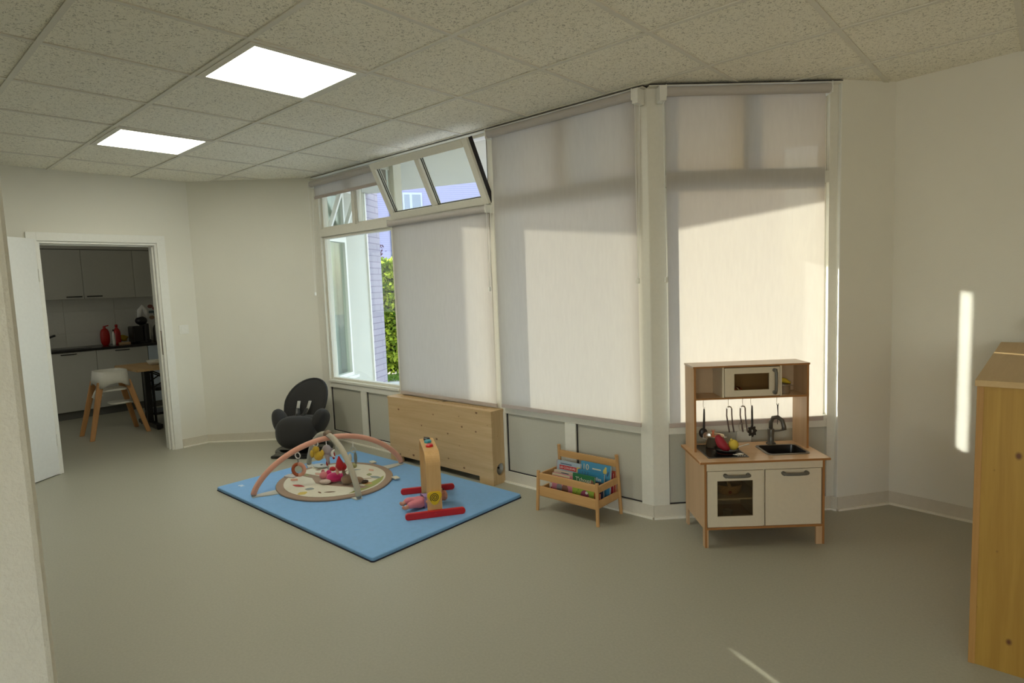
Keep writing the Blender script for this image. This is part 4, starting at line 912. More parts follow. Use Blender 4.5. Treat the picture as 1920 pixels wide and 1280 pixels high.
mb = MB(); mb.T = Matrix(((1, 0, 0, 0), (0, 0, 1, -0.006), (0, 1, 0, -0.175), (0, 0, 0, 1)))
mb.prism([(0.052 * math.cos(a), 0.058 * math.sin(a)) for a in [i * PI / 12 for i in range(24)]], 0, 0.012); mb.build('wing_disc', RED, hb, bevel=0.003)
mb = MB()
for k, x in enumerate((-0.03, -0.01, 0.012, 0.034)): mb.box(x - 0.0045, x + 0.0045, -0.0075, 0.0075, -0.21 + abs(x) * 0.4, -0.145 - abs(x) * 0.4)
mb.build('yellow_stripes', mat('orange_yellow_paint', (0.70, 0.33, 0.02), 0.4), hb)

# ------------------------------------------------------------------ doll lying behind the near leg
dl = thing('baby_doll', 'baby doll in pink trousers and lilac top lying on its back on the blue mat', 'doll', (-3.075, 2.50, MH), math.atan2(0.262, 0.10))
SKIN = mat('doll_vinyl', (0.60, 0.26, 0.17), 0.5)
def skin_body(name, joints, edges, m, parent, sub=2):
    me = bpy.data.meshes.new(name); me.from_pydata([j[0] for j in joints], edges, []); me.materials.append(m)
    o = bpy.data.objects.new(name, me); COL.objects.link(o); o.parent = parent
    md = o.modifiers.new('skin', 'SKIN'); sk_ = me.skin_vertices[0] if me.skin_vertices else None
    if sk_ is None:
        bpy.context.view_layer.objects.active = o; bpy.ops.mesh.customdata_skin_add(); sk_ = me.skin_vertices[0]
    for i, j in enumerate(joints):
        sk_.data[i].radius = (j[1], j[1])
    sk_.data[0].use_root = True
    s2 = o.modifiers.new('sub', 'SUBSURF'); s2.levels = sub; s2.render_levels = sub
    return o
# x runs from feet (-) to head (+)
body = [((-0.02, 0, 0.035), 0.034), ((0.06, 0, 0.04), 0.036), ((0.095, 0, 0.042), 0.018), ((0.135, 0, 0.05), 0.043), ((0.165, 0, 0.05), 0.034),
        ((-0.06, 0.03, 0.035), 0.024), ((-0.10, 0.035, 0.05), 0.019), ((-0.145, 0.03, 0.03), 0.014), ((-0.155, 0.03, 0.052), 0.012),
        ((-0.06, -0.03, 0.035), 0.024), ((-0.10, -0.04, 0.045), 0.019), ((-0.15, -0.04, 0.025), 0.014), ((-0.16, -0.04, 0.046), 0.012),
        ((0.055, 0.05, 0.038), 0.016), ((0.02, 0.075, 0.03), 0.013), ((-0.015, 0.085, 0.025), 0.011), ((0.055, -0.05, 0.038), 0.016), ((0.02, -0.07, 0.035), 0.013), ((-0.01, -0.065, 0.06), 0.011)]
skin_body('doll_body', body, [(0, 1), (1, 2), (2, 3), (3, 4), (0, 5), (5, 6), (6, 7), (7, 8), (0, 9), (9, 10), (10, 11), (11, 12), (1, 13), (13, 14), (14, 15), (1, 16), (16, 17), (17, 18)], SKIN, dl)
PNK = mat('pink_doll_clothes', (0.68, 0.22, 0.27), 0.85); LIC = mat('lilac_doll_top', (0.36, 0.24, 0.45), 0.85)
skin_body('trousers', [((-0.02, 0, 0.035), 0.040), ((-0.06, 0.03, 0.035), 0.029), ((-0.10, 0.035, 0.05), 0.025), ((-0.128, 0.032, 0.038), 0.022), ((-0.06, -0.03, 0.035), 0.029), ((-0.10, -0.04, 0.045), 0.025), ((-0.13, -0.04, 0.034), 0.022), ((0.01, 0, 0.038), 0.040)], [(0, 1), (1, 2), (2, 3), (0, 4), (4, 5), (5, 6), (0, 7)], PNK, dl)
skin_body('top', [((0.03, 0, 0.040), 0.042), ((0.07, 0, 0.042), 0.039), ((0.055, 0.05, 0.040), 0.021), ((0.02, 0.075, 0.032), 0.018), ((0.055, -0.05, 0.040), 0.021), ((0.02, -0.07, 0.037), 0.018), ((0.0, 0, 0.04), 0.041)], [(0, 1), (1, 2), (2, 3), (1, 4), (4, 5), (0, 6)], LIC, dl)
f = MB(); f.ell((0.137, -0.012, 0.092), (0.006, 0.005, 0.004), 8, 6); f.ell((0.137, 0.012, 0.092), (0.006, 0.005, 0.004), 8, 6); f.build('eyes', BLACK, dl, smooth=True)
f = MB(); f.ell((0.127, 0, 0.094), (0.006, 0.005, 0.006), 8, 6); f.ell((0.135, -0.044, 0.052), (0.009, 0.004, 0.008), 8, 6); f.ell((0.135, 0.044, 0.052), (0.009, 0.004, 0.008), 8, 6); f.build('nose_and_ears', SKIN, dl, smooth=True)
f = MB(); f.ell((0.115, 0, 0.0905), (0.003, 0.009, 0.003), 8, 6); f.build('mouth', mat('doll_lips', (0.45, 0.06, 0.06), 0.5), dl, smooth=True)

# ------------------------------------------------------------------ black baby bouncer
CHD = Vector((0.57, -0.82)).normalized()
bo = thing('baby_bouncer', 'black fabric baby bouncer seat on a low rocker in the corner', 'baby seat', (-5.19, 2.82, 0), math.atan2(CHD.y, CHD.x) + PI / 2)
BF = mat('charcoal_fabric', (0.022, 0.021, 0.021), 0.9, bump=0.3, bscale=400, sheen=0.15)
tilt = Matrix.Translation((0, 0.125, 0.405)) @ Matrix.Rotation(math.radians(-30), 4, 'X') @ Matrix.Rotation(math.radians(9), 4, 'Y')
def dish(p): return Vector((p.x * (1.0 - 0.12 * max(0, -p.z / 0.26)), p.y - 1.6 * p.x * p.x + 0.03, p.z))
b = MB(); b.T = tilt; b.ell((0, 0, 0), (0.200, 0.050, 0.280), 36, 22, warp=dish); b.build('backrest', BF, bo, smooth=True)
b = MB(); b.T = tilt; pts = []
for k in range(40):
    a = 2 * PI * k / 40; q = dish(Vector((0.197 * math.cos(a), -0.008, 0.277 * math.sin(a)))); pts.append(q)
b.tube(pts, 0.013, 8, closed=True); b.build('backrest_piping', BF, bo, smooth=True)
for sx in (1, -1):
    b = MB(); b.T = Matrix.Translation((sx * 0.192, -0.03, 0.285)) @ Matrix.Rotation(math.radians(-28), 4, 'X') @ Matrix.Rotation(sx * math.radians(20), 4, 'Y')
    b.ell((0, 0, 0), (0.060, 0.11, 0.12), 28, 16, e=0.85); b.build('side_wing', BF, bo, smooth=True)
def legw(p): return Vector((p.x * (1.0 + 0.10 * p.z / 0.16), p.y - 0.02 * (1 - (p.z / 0.16) ** 2), p.z))
b = MB(); b.T = Matrix.Translation((0, -0.10, 0.195)) @ Matrix.Rotation(math.radians(-18), 4, 'X')
b.ell((0, 0, 0), (0.190, 0.10, 0.150), 32, 20, e=0.75, warp=legw); b.build('leg_cushion', BF, bo, smooth=True)
b = MB(); b.T = Matrix.Translation((0, 0.03, 0.275)) @ Matrix.Rotation(math.radians(-8), 4, 'X')
b.ell((0, 0, 0), (0.185, 0.15, 0.060), 28, 14, e=0.8); b.build('seat_cushion', BF, bo, smooth=True)
SB = mat('grey_belt_webbing', (0.42, 0.41, 0.38), 0.7)
b = MB()
for sx in (1, -1):
    b.tube([(sx * 0.055, 0.085, 0.455), (sx * 0.050, 0.045, 0.40), (sx * 0.03, 0.01, 0.345)], 0.016, 8, sc=(0.25, 1.0) if True else (1, 1))
b.tube([(-0.08, -0.12, 0.315), (-0.03, -0.105, 0.325), (0.03, -0.105, 0.325)], 0.015, 8, sc=(0.5, 1)); b.build('harness_webbing', SB, bo, smooth=True)
b = MB()
for sx in (1, -1): b.tube([(sx * 0.045, 0.03, 0.395), (sx * 0.03, -0.01, 0.35), (sx * 0.01, -0.05, 0.325)], 0.02, 8, sc=(0.4, 1))
b.box(-0.03, 0.03, -0.10, -0.05, 0.30, 0.335); b.build('buckle', BLACK, bo, bevel=0.004)
BB = mat('rocker_black', (0.012, 0.012, 0.012), 0.3)
b = MB(); b.tube([(0, -0.06, 0.03), (0, -0.03, 0.10), (0, 0.05, 0.20)], [0.11, 0.075, 0.06], 20, sc=(0.7, 1)); b.build('pedestal', BB, bo, smooth=True)
b = MB(); po = []
for k in range(36):
    a = 2 * PI * k / 36; po.append((0.235 * math.cos(a), 0.02 + 0.24 * math.sin(a), 0.016 + 0.02 * math.sin(a) ** 2 * 0))
b.tube(po, 0.016, 10, closed=True, sc=(1, 1.6)); b.box(-0.22, 0.22, -0.08, 0.02, 0.003, 0.03); b.build('rocker_base', BB, bo, smooth=False)
b = MB(); b.box(-0.18, 0.18, -0.28, -0.16, 0.002, 0.028); b.build('front_foot', BB, bo, bevel=0.01)
b = MB(); b.tube([(0.05, 0.28, 0.045), (0.03, 0.20, 0.16), (0.0, 0.10, 0.26)], 0.012, 8); b.build('support_rod', BB, bo, smooth=True)
# ------------------------------------------------------------------ book rack
BRO = (-2.461, 2.959)
rk = thing('book_rack', 'small beech book rack with four round legs in front of the third blind', 'book rack', (*BRO, 0))
RW, RD = 0.452, 0.240
for x in (0.0, RW):
    MB().tube([(x + (-0.008 if x == 0 else 0.008), -0.012, 0), (x, 0.0, 0.262)], [0.011, 0.0115], 14).build('leg', BEECH, rk, smooth=False)
    MB().tube([(x + (-0.008 if x == 0 else 0.008), RD + 0.012, 0), (x, RD - 0.015, 0.385)], [0.011, 0.0115], 14).build('leg', BEECH, rk, smooth=False)
BX = wood('beech_rail', (0.62, 0.37, 0.16), (0.53, 0.30, 0.11), 'X', 0.8)
MB().box(0.008, RW - 0.008, -0.004, 0.008, 0.206, 0.250).build('front_rail', BX, rk, bevel=0.002)
MB().box(0.008, RW - 0.008, -0.008, 0.004, 0.105, 0.163).build('front_rail', BX, rk, bevel=0.002)
MB().box(0.008, RW - 0.008, RD - 0.017, RD - 0.006, 0.305, 0.350).build('back_rail', BX, rk, bevel=0.002)
MB().box(0.008, RW - 0.008, RD - 0.010, RD + 0.002, 0.105, 0.160).build('back_rail', BX, rk, bevel=0.002)
for x in (0.0, RW):
    for z in (0.108, 0.200): MB().box(x - 0.006, x + 0.006, 0.008, RD - 0.008, z, z + 0.042).build('side_rail', BX, rk, bevel=0.002)
MB().box(0.006, RW - 0.006, 0.0, RD - 0.006, 0.096, 0.104).build('bottom_slat', BX, rk)

def book(name, label, x0, y0, w, h, t, lean, cover, pages=None, rz=0.0):
    """stands on the rack bottom, leans back by `lean`; local x right, z up, cover at y = 0"""
    r = thing(name, label, 'book', (BRO[0] + x0, BRO[1] + y0, 0.1045)); r.rotation_euler = (lean, 0, rz)
    pg = MB().box(0.003, w - 0.002, 0.002, t - 0.002, 0.003, h - 0.003); pg.build('pages', mat('paper', (0.70, 0.68, 0.60), 0.8), r)
    c = MB(); c.box(0, w, 0, 0.002, 0, h); c.box(0, w, t - 0.002, t, 0, h); c.box(0, 0.002, 0.002, t - 0.002, 0, h); c.build('cover', cover, r)
    return r
def face(x, z): return Matrix.Translation((x, -0.0006, z)) @ Matrix.Rotation(PI / 2, 4, 'X')
def patch(r, name, m, poly, d=0.0004):
    mb = MB(); mb.T = Matrix.Rotation(PI / 2, 4, 'X'); mb.prism(poly, 0.0, d); return mb.build(name, m, r)
def rect(x0, x1, z0, z1): return [(x0, z0), (x1, z0), (x1, z1), (x0, z1)]
WP = mat('print_white', (0.72, 0.71, 0.66), 0.5); RP = mat('print_red', (0.50, 0.02, 0.03), 0.5); YP = mat('print_yellow', (0.62, 0.48, 0.12), 0.5); NP = mat('print_navy', (0.06, 0.10, 0.18), 0.5)
CRP = mat('print_cream', (0.66, 0.60, 0.42), 0.5)
r = book('picture_book', 'pale blue book with a red title band and red spine, rear left in the rack', 0.022, 0.150, 0.19, 0.192, 0.016, -0.12, mat('pale_blue_cover', (0.36, 0.45, 0.52), 0.45))
patch(r, 'title_band', RP, rect(0.022, 0.16, 0.138, 0.165), 0.0005)
text('LES COULEURS', 0.019, WP, r, face(0.025, 0.145), depth=0.0006); patch(r, 'blurred_line', NP, rect(0.03, 0.12, 0.172, 0.178))
patch(r, 'yellow_patch', YP, rect(0.162, 0.188, 0.135, 0.170)); MB().box(-0.002, 0.0, 0.0, 0.016, 0, 0.192).build('spine', RP, r)
r = book('picture_book', 'cream board book standing behind the pink book, left in the rack', 0.03, 0.112, 0.17, 0.140, 0.012, -0.10, mat('cream_cover', (0.58, 0.49, 0.38), 0.5))
patch(r, 'blurred_line', MATS['print_navy'], rect(0.06, 0.12, 0.126, 0.131))
r = book('picture_book', 'white book with dark red dots at the front left corner of the rack', 0.030, 0.070, 0.12, 0.105, 0.010, -0.05, mat('white_cover', (0.60, 0.57, 0.53), 0.5))
for (x, z) in ((0.02, 0.03), (0.035, 0.06), (0.015, 0.075), (0.03, 0.012)): patch(r, 'red_dot', RP, [(x + 0.008 * math.cos(a), z + 0.01 * math.sin(a)) for a in [i * PI / 5 for i in range(10)]])
r = book('picture_book', 'pink book with a grey and brown animal picture, front left in the rack', 0.065, 0.050, 0.165, 0.142, 0.012, -0.09, mat('pink_cover', (0.55, 0.20, 0.27), 0.5))
patch(r, 'pale_band', CRP, rect(0.0, 0.14, 0.128, 0.141)); patch(r, 'pink_shape', mat('print_pink', (0.62, 0.12, 0.20), 0.5), leafpoly(0.09, 0.112, 0.11, 0.013, 0.05), 0.0007)
patch(r, 'grey_animal', mat('print_grey', (0.22, 0.22, 0.24), 0.6), [(0.06 + 0.022 * math.cos(a), 0.055 + 0.03 * math.sin(a)) for a in [i * PI / 7 for i in range(14)]], 0.0008)
patch(r, 'brown_animal', mat('print_brown', (0.24, 0.12, 0.08), 0.6), [(0.105 + 0.026 * math.cos(a), 0.05 + 0.032 * math.sin(a)) for a in [i * PI / 7 for i in range(14)]], 0.0008)
patch(r, 'animal_ear', MATS['print_brown'], leafpoly(0.12, 0.088, 0.035, 0.006, 1.3), 0.0008); patch(r, 'animal_ear', MATS['print_brown'], leafpoly(0.10, 0.088, 0.035, 0.006, 1.8), 0.0008)
r = book('picture_book', 'tallest blue book marked 10 with a yellow duck shape, rear right in the rack', 0.205, 0.165, 0.225, 0.212, 0.016, -0.12, mat('sky_blue_cover', (0.07, 0.28, 0.46), 0.45))
text('10', 0.052, CRP, r, face(0.012, 0.162), depth=0.0006); patch(r, 'blurred_line', CRP, rect(0.09, 0.155, 0.172, 0.180))
patch(r, 'duck', YP, [(0.185 + 0.014 * math.cos(a), 0.172 + 0.018 * math.sin(a)) for a in [i * PI / 7 for i in range(14)]]); patch(r, 'duck_head', YP, [(0.190 + 0.008 * math.cos(a), 0.193 + 0.008 * math.sin(a)) for a in [i * PI / 7 for i in range(14)]])
patch(r, 'black_bird', NP, leafpoly(0.207, 0.160, 0.04, 0.006, 1.3)); 
r = book('picture_book', 'medium blue book with small dark figures in front of the tallest blue one', 0.212, 0.125, 0.20, 0.170, 0.014, -0.10, mat('deep_sky_cover', (0.045, 0.24, 0.42), 0.45))
text('1 2 3', 0.026, NP, r, face(0.03, 0.146), depth=0.0006); text('bulles', 0.030, WP, r, face(0.112, 0.122), depth=0.0006)
r = book('picture_book', 'dark green book with white lettering over a lime lower half, front right in the rack', 0.228, 0.050, 0.165, 0.168, 0.012, -0.09, mat('dark_green_cover', (0.025, 0.16, 0.065), 0.45))
text("T'choupi", 0.034, WP, r, face(0.022, 0.126), depth=0.0006)
patch(r, 'brown_head', MATS['print_brown'], [(0.145 + 0.018 * math.cos(a), 0.12 + 0.026 * math.sin(a)) for a in [i * PI / 7 for i in range(14)]])
LG = mat('print_lime', (0.32, 0.45, 0.06), 0.5)
patch(r, 'lime_lower_half', LG, rect(0.0, 0.165, 0.0, 0.085)); patch(r, 'round_figure', mat('print_plum', (0.35, 0.08, 0.16), 0.5), [(0.095 + 0.032 * math.cos(a), 0.04 + 0.035 * math.sin(a)) for a in [i * PI / 8 for i in range(16)]], 0.0007)
patch(r, 'white_spot', WP, [(0.108 + 0.010 * math.cos(a), 0.06 + 0.009 * math.sin(a)) for a in [i * PI / 5 for i in range(10)]], 0.0009)
for k in range(4): patch(r, 'lime_leaf', mat('print_leaf', (0.10, 0.25, 0.03), 0.5), leafpoly(0.015 + 0.01 * k, 0.02 + 0.016 * k, 0.012, 0.003, 0.4 * k), 0.0007)
for i, (c_, lab, y_, h_) in enumerate([((0.45, 0.08, 0.02), 'orange-red thin book, frontmost of the spines at the right end of the rack', 0.045, 0.075), ((0.02, 0.025, 0.05), 'black thin book behind the green one at the right end of the rack', 0.085, 0.13), ((0.34, 0.02, 0.03), 'dark red thin book third from the front at the right end of the rack', 0.200, 0.165), ((0.50, 0.10, 0.05), 'orange thin book rearmost in the right half of the rack', 0.2165, 0.172)]):
    book('picture_book', lab, (0.398, 0.275, 0.274, 0.280)[i], y_, (0.042, 0.165, 0.165, 0.165)[i], h_, 0.011, -0.02, mat('thin_cover_%d' % i, c_, 0.5))
r = book('picture_book', 'dark red book lying low behind the left leg in the rack', 0.012, 0.176, 0.10, 0.10, 0.010, -0.05, mat('thin_cover_9', (0.30, 0.01, 0.02), 0.5))

# ------------------------------------------------------------------ toy kitchen
KE1 = Vector((0.748, 0.664)); KE1.normalize()
kt = thing('toy_kitchen', 'wooden toy play kitchen with white doors in front of the sunlit blind', 'toy kitchen', (-1.373, 3.049, 0), math.atan2(KE1.y, KE1.x))
KW_, KDp, KHc, KT = 0.650, 0.355, 0.470, 0.012
cth = 0.012
BV = wood('birch_panel', (0.62, 0.42, 0.25), (0.54, 0.345, 0.185), 'Z', 0.7, rough=0.35)
# leg panels: side boards with cut-outs below, and front/rear edges showing ply
for x0, s in ((0.0, 1), (KW_ - KT, -1)):
    f = MB(); f.box(x0, x0 + KT, 0.0, 0.36, 0.10, KHc); f.box(x0, x0 + KT, 0.0, 0.035, 0.0, 0.10); f.box(x0, x0 + KT, 0.325, 0.36, 0.0, 0.10)
    f.build('side_panel', BV, kt)
    MB().box(x0, x0 + KT, -0.0012, 0.0, 0.0, KHc).build('ply_edge', BIRCHE, kt); MB().box(x0, x0 + KT, 0.36, 0.3612, 0.0, KHc).build('ply_edge', BIRCHE, kt)
f = MB(); f.box(KW_ - 0.045, KW_ - KT, 0.0, 0.012, 0.0, 0.10); f.box(KT, 0.02, 0.0, 0.012, 0.0, 0.10); f.build('front_foot', BV, kt)
MB().box(KT, KW_ - KT, 0.0, 0.34, 0.100, 0.112).build('bottom_board', BIRCH, kt)
MB().box(KT, KW_ - KT, -0.0012, 0.0, 0.100, 0.112).build('ply_edge', BIRCHE, kt)
MB().box(KT, KW_ - KT, 0.34, 0.35, 0.10, KHc).build('back_board', KWHITE, kt)
MB().box(0.3195, 0.329, 0.012, 0.34, 0.112, 0.43).build('divider', KWHITE, kt)
MB().box(KT, KW_ - KT, 0.0, 0.012, 0.428, KHc).build('apron', KWHITE, kt)
MB().box(KT, 0.32, 0.02, 0.33, 0.258, 0.266).build('oven_shelf', KWHITE, kt)
def khandle(parent, x0, x1, z, vert=False, y=-0.0):
    g = MB()
    P = (lambda a, b, c: (a, b, c)) if not vert else (lambda a, b, c: (z, b, a))
    za = z if not vert else None
    def pt(a, y_): return (a, y_, z) if not vert else (z, y_, a)
    g.tube([pt(x0, y), pt(x0, y - 0.018)], 0.011, 12); g.tube([pt(x1, y), pt(x1, y - 0.018)], 0.011, 12)
    g.tube([pt(x0 - 0.004, y - 0.016), pt(x0 + 0.012, y - 0.027), pt((x0 + x1) / 2, y - 0.031), pt(x1 - 0.012, y - 0.027), pt(x1 + 0.004, y - 0.016)], 0.0085, 10)
    return g.build('handle', GREYP, parent, smooth=False)
# oven door with window
od = bpy.data.objects.new('oven_door', None); COL.objects.link(od); od.parent = kt
f = MB(); a0, a1, z0, z1 = 0.016, 0.318, 0.114, 0.425; w0, w1, y0_, y1_ = 0.070, 0.262, 0.173, 0.371
f.box(a0, a1, 0, 0.012, z0, y0_); f.box(a0, a1, 0, 0.012, y1_, z1); f.box(a0, w0, 0, 0.012, y0_, y1_); f.box(w1, a1, 0, 0.012, y0_, y1_); f.build('door_frame', KWHITE, od, bevel=0.0008)
f = MB(); f.box(w0, w1, 0.004, 0.006, y0_, y1_); f.build('door_window', glassmat('smoked_acrylic', (0.72, 0.68, 0.60)), od)
g = khandle(od, 0.112, 0.235, 0.402)
cd_ = bpy.data.objects.new('cupboard_door', None); COL.objects.link(cd_); cd_.parent = kt
MB().box(0.331, 0.632, 0, 0.012, 0.114, 0.425).build('door_board', KWHITE, cd_, bevel=0.0008); khandle(cd_, 0.425, 0.548, 0.404)
# worktop with sink cut-out
SK = (0.385, 0.605, 0.082, 0.262)
f = MB(); X0, X1_, Y0, Y1 = -0.025, 0.675, -0.012, 0.36; z0, z1 = KHc, KHc + cth
f.box(X0, SK[0], Y0, Y1, z0, z1); f.box(SK[1], X1_, Y0, Y1, z0, z1); f.box(SK[0], SK[1], Y0, SK[2], z0, z1); f.box(SK[0], SK[1], SK[3], Y1, z0, z1)
f.build('worktop', wood('birch_top', (0.70, 0.47, 0.28), (0.62, 0.40, 0.225), 'X', 0.7, rough=0.22), kt)
f = MB(); f.box(X0, X1_, Y0 - 0.001, Y0, z0, z1 - 0.001); f.box(X0 - 0.001, X0, Y0, Y1, z0, z1 - 0.001); f.box(X1_, X1_ + 0.001, Y0, Y1, z0, z1 - 0.001); f.build('ply_edge', BIRCHE, kt)
zt = KHc + cth
sk = bpy.data.objects.new('sink', None); COL.objects.link(sk); sk.parent = kt
o = rrect(SK[0] - 0.010, SK[1] + 0.010, SK[2] - 0.010, SK[3] + 0.010, 0.03, 6); i_ = rrect(SK[0] + 0.004, SK[1] - 0.004, SK[2] + 0.004, SK[3] - 0.004, 0.025, 6); b_ = rrect(SK[0] + 0.018, SK[1] - 0.018, SK[2] + 0.018, SK[3] - 0.018, 0.02, 6)
n = len(o); vs = [(x, y, zt) for x, y in o] + [(x, y, zt + 0.004) for x, y in o] + [(x, y, zt + 0.004) for x, y in i_]
fs = []
for k in range(n):
    j = (k + 1) % n; fs += [(k, j, n + j, n + k), (n + k, n + j, 2 * n + j, 2 * n + k)]
MB().add(vs, fs).build('sink_rim', mat('sink_rim_grey', (0.20, 0.18, 0.15), 0.3, metal=0.3), sk)
vs = [(x, y, zt + 0.003) for x, y in i_] + [(x, y, zt - 0.075) for x, y in b_]; fs = [tuple(range(n, 2 * n))] + [(k, (k + 1) % n, n + (k + 1) % n, n + k) for k in range(n)]
MB().add(vs, fs).build('basin', mat('sink_black', (0.014, 0.012, 0.011), 0.3), sk)
# hob
hob = MB().prism(rrect(0.040, 0.262, 0.052, 0.325, 0.004), zt, zt + 0.004); hb_ = hob.build('hob', mat('hob_frame', (0.14, 0.13, 0.12), 0.3, metal=0.5), kt)
MB().prism(rrect(0.046, 0.256, 0.058, 0.319, 0.004), zt + 0.004, zt + 0.0045).build('hob_glass', mat('hob_black', (0.012, 0.012, 0.012), 0.12), hb_)
for (cx_, cy2) in ((0.15, 0.245), (0.17, 0.145)):
    rg = MB(); rg.tube([(cx_ + 0.05 * math.cos(a), cy2 + 0.045 * math.sin(a), zt + 0.0046) for a in [i * PI / 16 for i in range(32)]], 0.0006, 4, closed=True); rg.build('burner_ring', mat('burner_line', (0.3, 0.05, 0.03), 0.5), hb_)
for k in range(4): MB().box(0.205 + 0.012 * k, 0.213 + 0.012 * k, 0.066, 0.074, zt + 0.0045, zt + 0.0049).build('hob_symbol', WP, hb_)
# tap
tp_ = bpy.data.objects.new('tap', None); COL.objects.link(tp_); tp_.parent = kt; tp_.location = (0.488, 0.305, zt)
GT = mat('tap_grey', (0.115, 0.105, 0.09), 0.35, metal=0.2)
MB().lathe([(0.028, 0), (0.026, 0.006), (0.018, 0.012), (0.0175, 0.05), (0.0195, 0.085), (0.017, 0.092), (0, 0.092)]).build('tap_base', GT, tp_, smooth=True)
MB().tube([(0.0, 0, 0.085), (0.0, 0, 0.13), (0.008, -0.012, 0.158), (0.025, -0.035, 0.166), (0.042, -0.055, 0.150), (0.048, -0.065, 0.115), (0.048, -0.066, 0.098)], [0.012, 0.012, 0.012, 0.012, 0.012, 0.0125, 0.0135], 14).build('spout', GT, tp_, smooth=True)
MB().tube([(0.012, 0, 0.075), (0.045, -0.004, 0.078), (0.085, -0.006, 0.088)], [0.008, 0.009, 0.013], 10, sc=(0.6, 1)).build('lever', GT, tp_, smooth=True)
# upper unit
UZ0, UZ1 = 0.780, 0.962; UY0, UY1 = 0.186, 0.36; UX0, UX1 = 0.003, 0.652
for x0 in (UX0, UX1 - KT):
    MB().box(x0, x0 + KT, UY0, UY1, zt, UZ1).build('upright', BV, kt)
    MB().box(x0, x0 + KT, UY0 - 0.001, UY0, zt, UZ1).build('ply_edge', BIRCHE, kt)
BW_ = mat('upper_birch_dim', (0.52, 0.37, 0.23), 0.5)
MB().box(UX0 - 0.004, UX1 + 0.004, UY0 - 0.004, UY1, UZ1, UZ1 + 0.010).build('top_board', mat('pale_top_veneer', (0.62, 0.50, 0.40), 0.4), kt)
MB().box(UX0 + KT, UX1 - KT, UY0, UY1, UZ0, UZ0 + 0.010).build('shelf_board', BIRCH, kt)
MB().box(UX0 + KT, UX1 - KT, UY0 - 0.001, UY0, UZ0, UZ0 + 0.010).build('ply_edge', BIRCHE, kt)
MB().box(UX0 - 0.004, UX1 + 0.004, UY0 - 0.005, UY0 - 0.004, UZ1, UZ1 + 0.010).build('ply_edge', BIRCHE, kt)
MB().box(UX0 + KT, UX1 - KT, UY1 - 0.008, UY1, UZ0, UZ1).build('upper_back_board', BW_, kt)
for x in (0.164, 0.489): MB().box(x, x + 0.010, UY0, UY1 - 0.008, UZ0 + 0.010, UZ1).build('upper_divider', KWHITE, kt)
md_ = bpy.data.objects.new('microwave_door', None); COL.objects.link(md_); md_.parent = kt
f = MB(); f.box(0.177, 0.486, UY0 - 0.002, UY0 + 0.009, 0.793, 0.829); f.box(0.177, 0.486, UY0 - 0.002, UY0 + 0.009, 0.923, 0.957); f.box(0.177, 0.231, UY0 - 0.002, UY0 + 0.009, 0.829, 0.923); f.box(0.427, 0.486, UY0 - 0.002, UY0 + 0.009, 0.829, 0.923)
f.build('door_frame', KWHITE, md_, bevel=0.0008); MB().box(0.231, 0.427, UY0 + 0.002, UY0 + 0.004, 0.829, 0.923).build('door_window', glassmat('clear_acrylic', (0.80, 0.76, 0.68)), md_)
khandle(md_, 0.812, 0.938, 0.455, vert=True, y=UY0 - 0.002)
HOOKX = [0.092, 0.238, 0.321, 0.369, 0.520]; HY = 0.300
for x in HOOKX:
    g = MB(); g.tube([(x, HY, UZ0 - 0.0005), (x, HY, UZ0 - 0.022), (x - 0.004, HY - 0.006, UZ0 - 0.045), (x - 0.003, HY - 0.010, UZ0 - 0.062), (x + 0.001, HY - 0.012, UZ0 - 0.068), (x + 0.004, HY - 0.016, UZ0 - 0.060)], 0.0014, 6); g.build('hook', STEEL, kt)

KM = kt.matrix_basis.copy() if False else (Matrix.Translation(kt.location) @ Matrix.Rotation(kt.rotation_euler.z, 4, 'Z'))
def kthing(name, label, cat, x, y, z, rz=0.0, group=None):
    p = KM @ Vector((x, y, z)); return thing(name, label, cat, p, kt.rotation_euler.z + rz, group)
UT = mat('utensil_black', (0.02, 0.016, 0.014), 0.4)
TZ = UZ0 - 0.066
r = kthing('toy_ladle', 'dark toy ladle with steel bowl hanging leftmost under the toy kitchen shelf', 'utensil', HOOKX[0], HY - 0.012, TZ)
MB().tube([(0, 0, -0.005), (0, 0, -0.03), (-0.002, 0, -0.12)], [0.004, 0.0055, 0.0075], 8, sc=(0.5, 1)).build('handle', UT, r)
MB().ell((-0.004, 0.008, -0.150), (0.026, 0.012, 0.030)).build('spatula_blade', UT, r, smooth=True)
MB().lathe([(0, -0.012), (0.014, -0.010), (0.022, -0.001), (0.024, 0.007), (0.021, 0.006), (0, -0.008)]).build('ladle_bowl', STEEL, r, smooth=True).matrix_basis = Matrix.Translation((0.010, -0.012, -0.165)) @ Matrix.Rotation(math.radians(70), 4, 'X')
def tongs(name, label, x, whisk=False):
    r = kthing(name, label, 'utensil', x, HY - 0.012, TZ)
    MB().tube([(-0.014, 0, -0.010), (-0.010, 0, -0.001), (0, 0, 0.003), (0.010, 0, -0.001), (0.014, 0, -0.010)], 0.004, 8).build('pivot', STEEL, r)
    for s in (-1, 1):
        MB().tube([(s * 0.014, 0, -0.008), (s * 0.015, 0, -0.05), (0.006 + s * 0.013, 0, -0.10), (0.014 + s * 0.013, 0, -0.150)], [0.004, 0.004, 0.0045, 0.0045], 8).build('arm', mat('dark_steel', (0.16, 0.12, 0.11), 0.35, metal=0.6), r)
    if whisk:
        for a in (0, PI / 3, 2 * PI / 3):
            MB().tube([(0.0 + 0.022 * math.sin(t_) * math.cos(a), 0.012 + 0.022 * math.sin(t_) * math.sin(a), -0.115 + 0.035 * math.cos(t_)) for t_ in [i * PI / 12 for i in range(24)]], 0.0009, 5, closed=True).build('wire', STEEL, r)
    return r
tongs('toy_tongs', 'steel toy tongs hanging second from the left under the toy kitchen shelf', HOOKX[1])
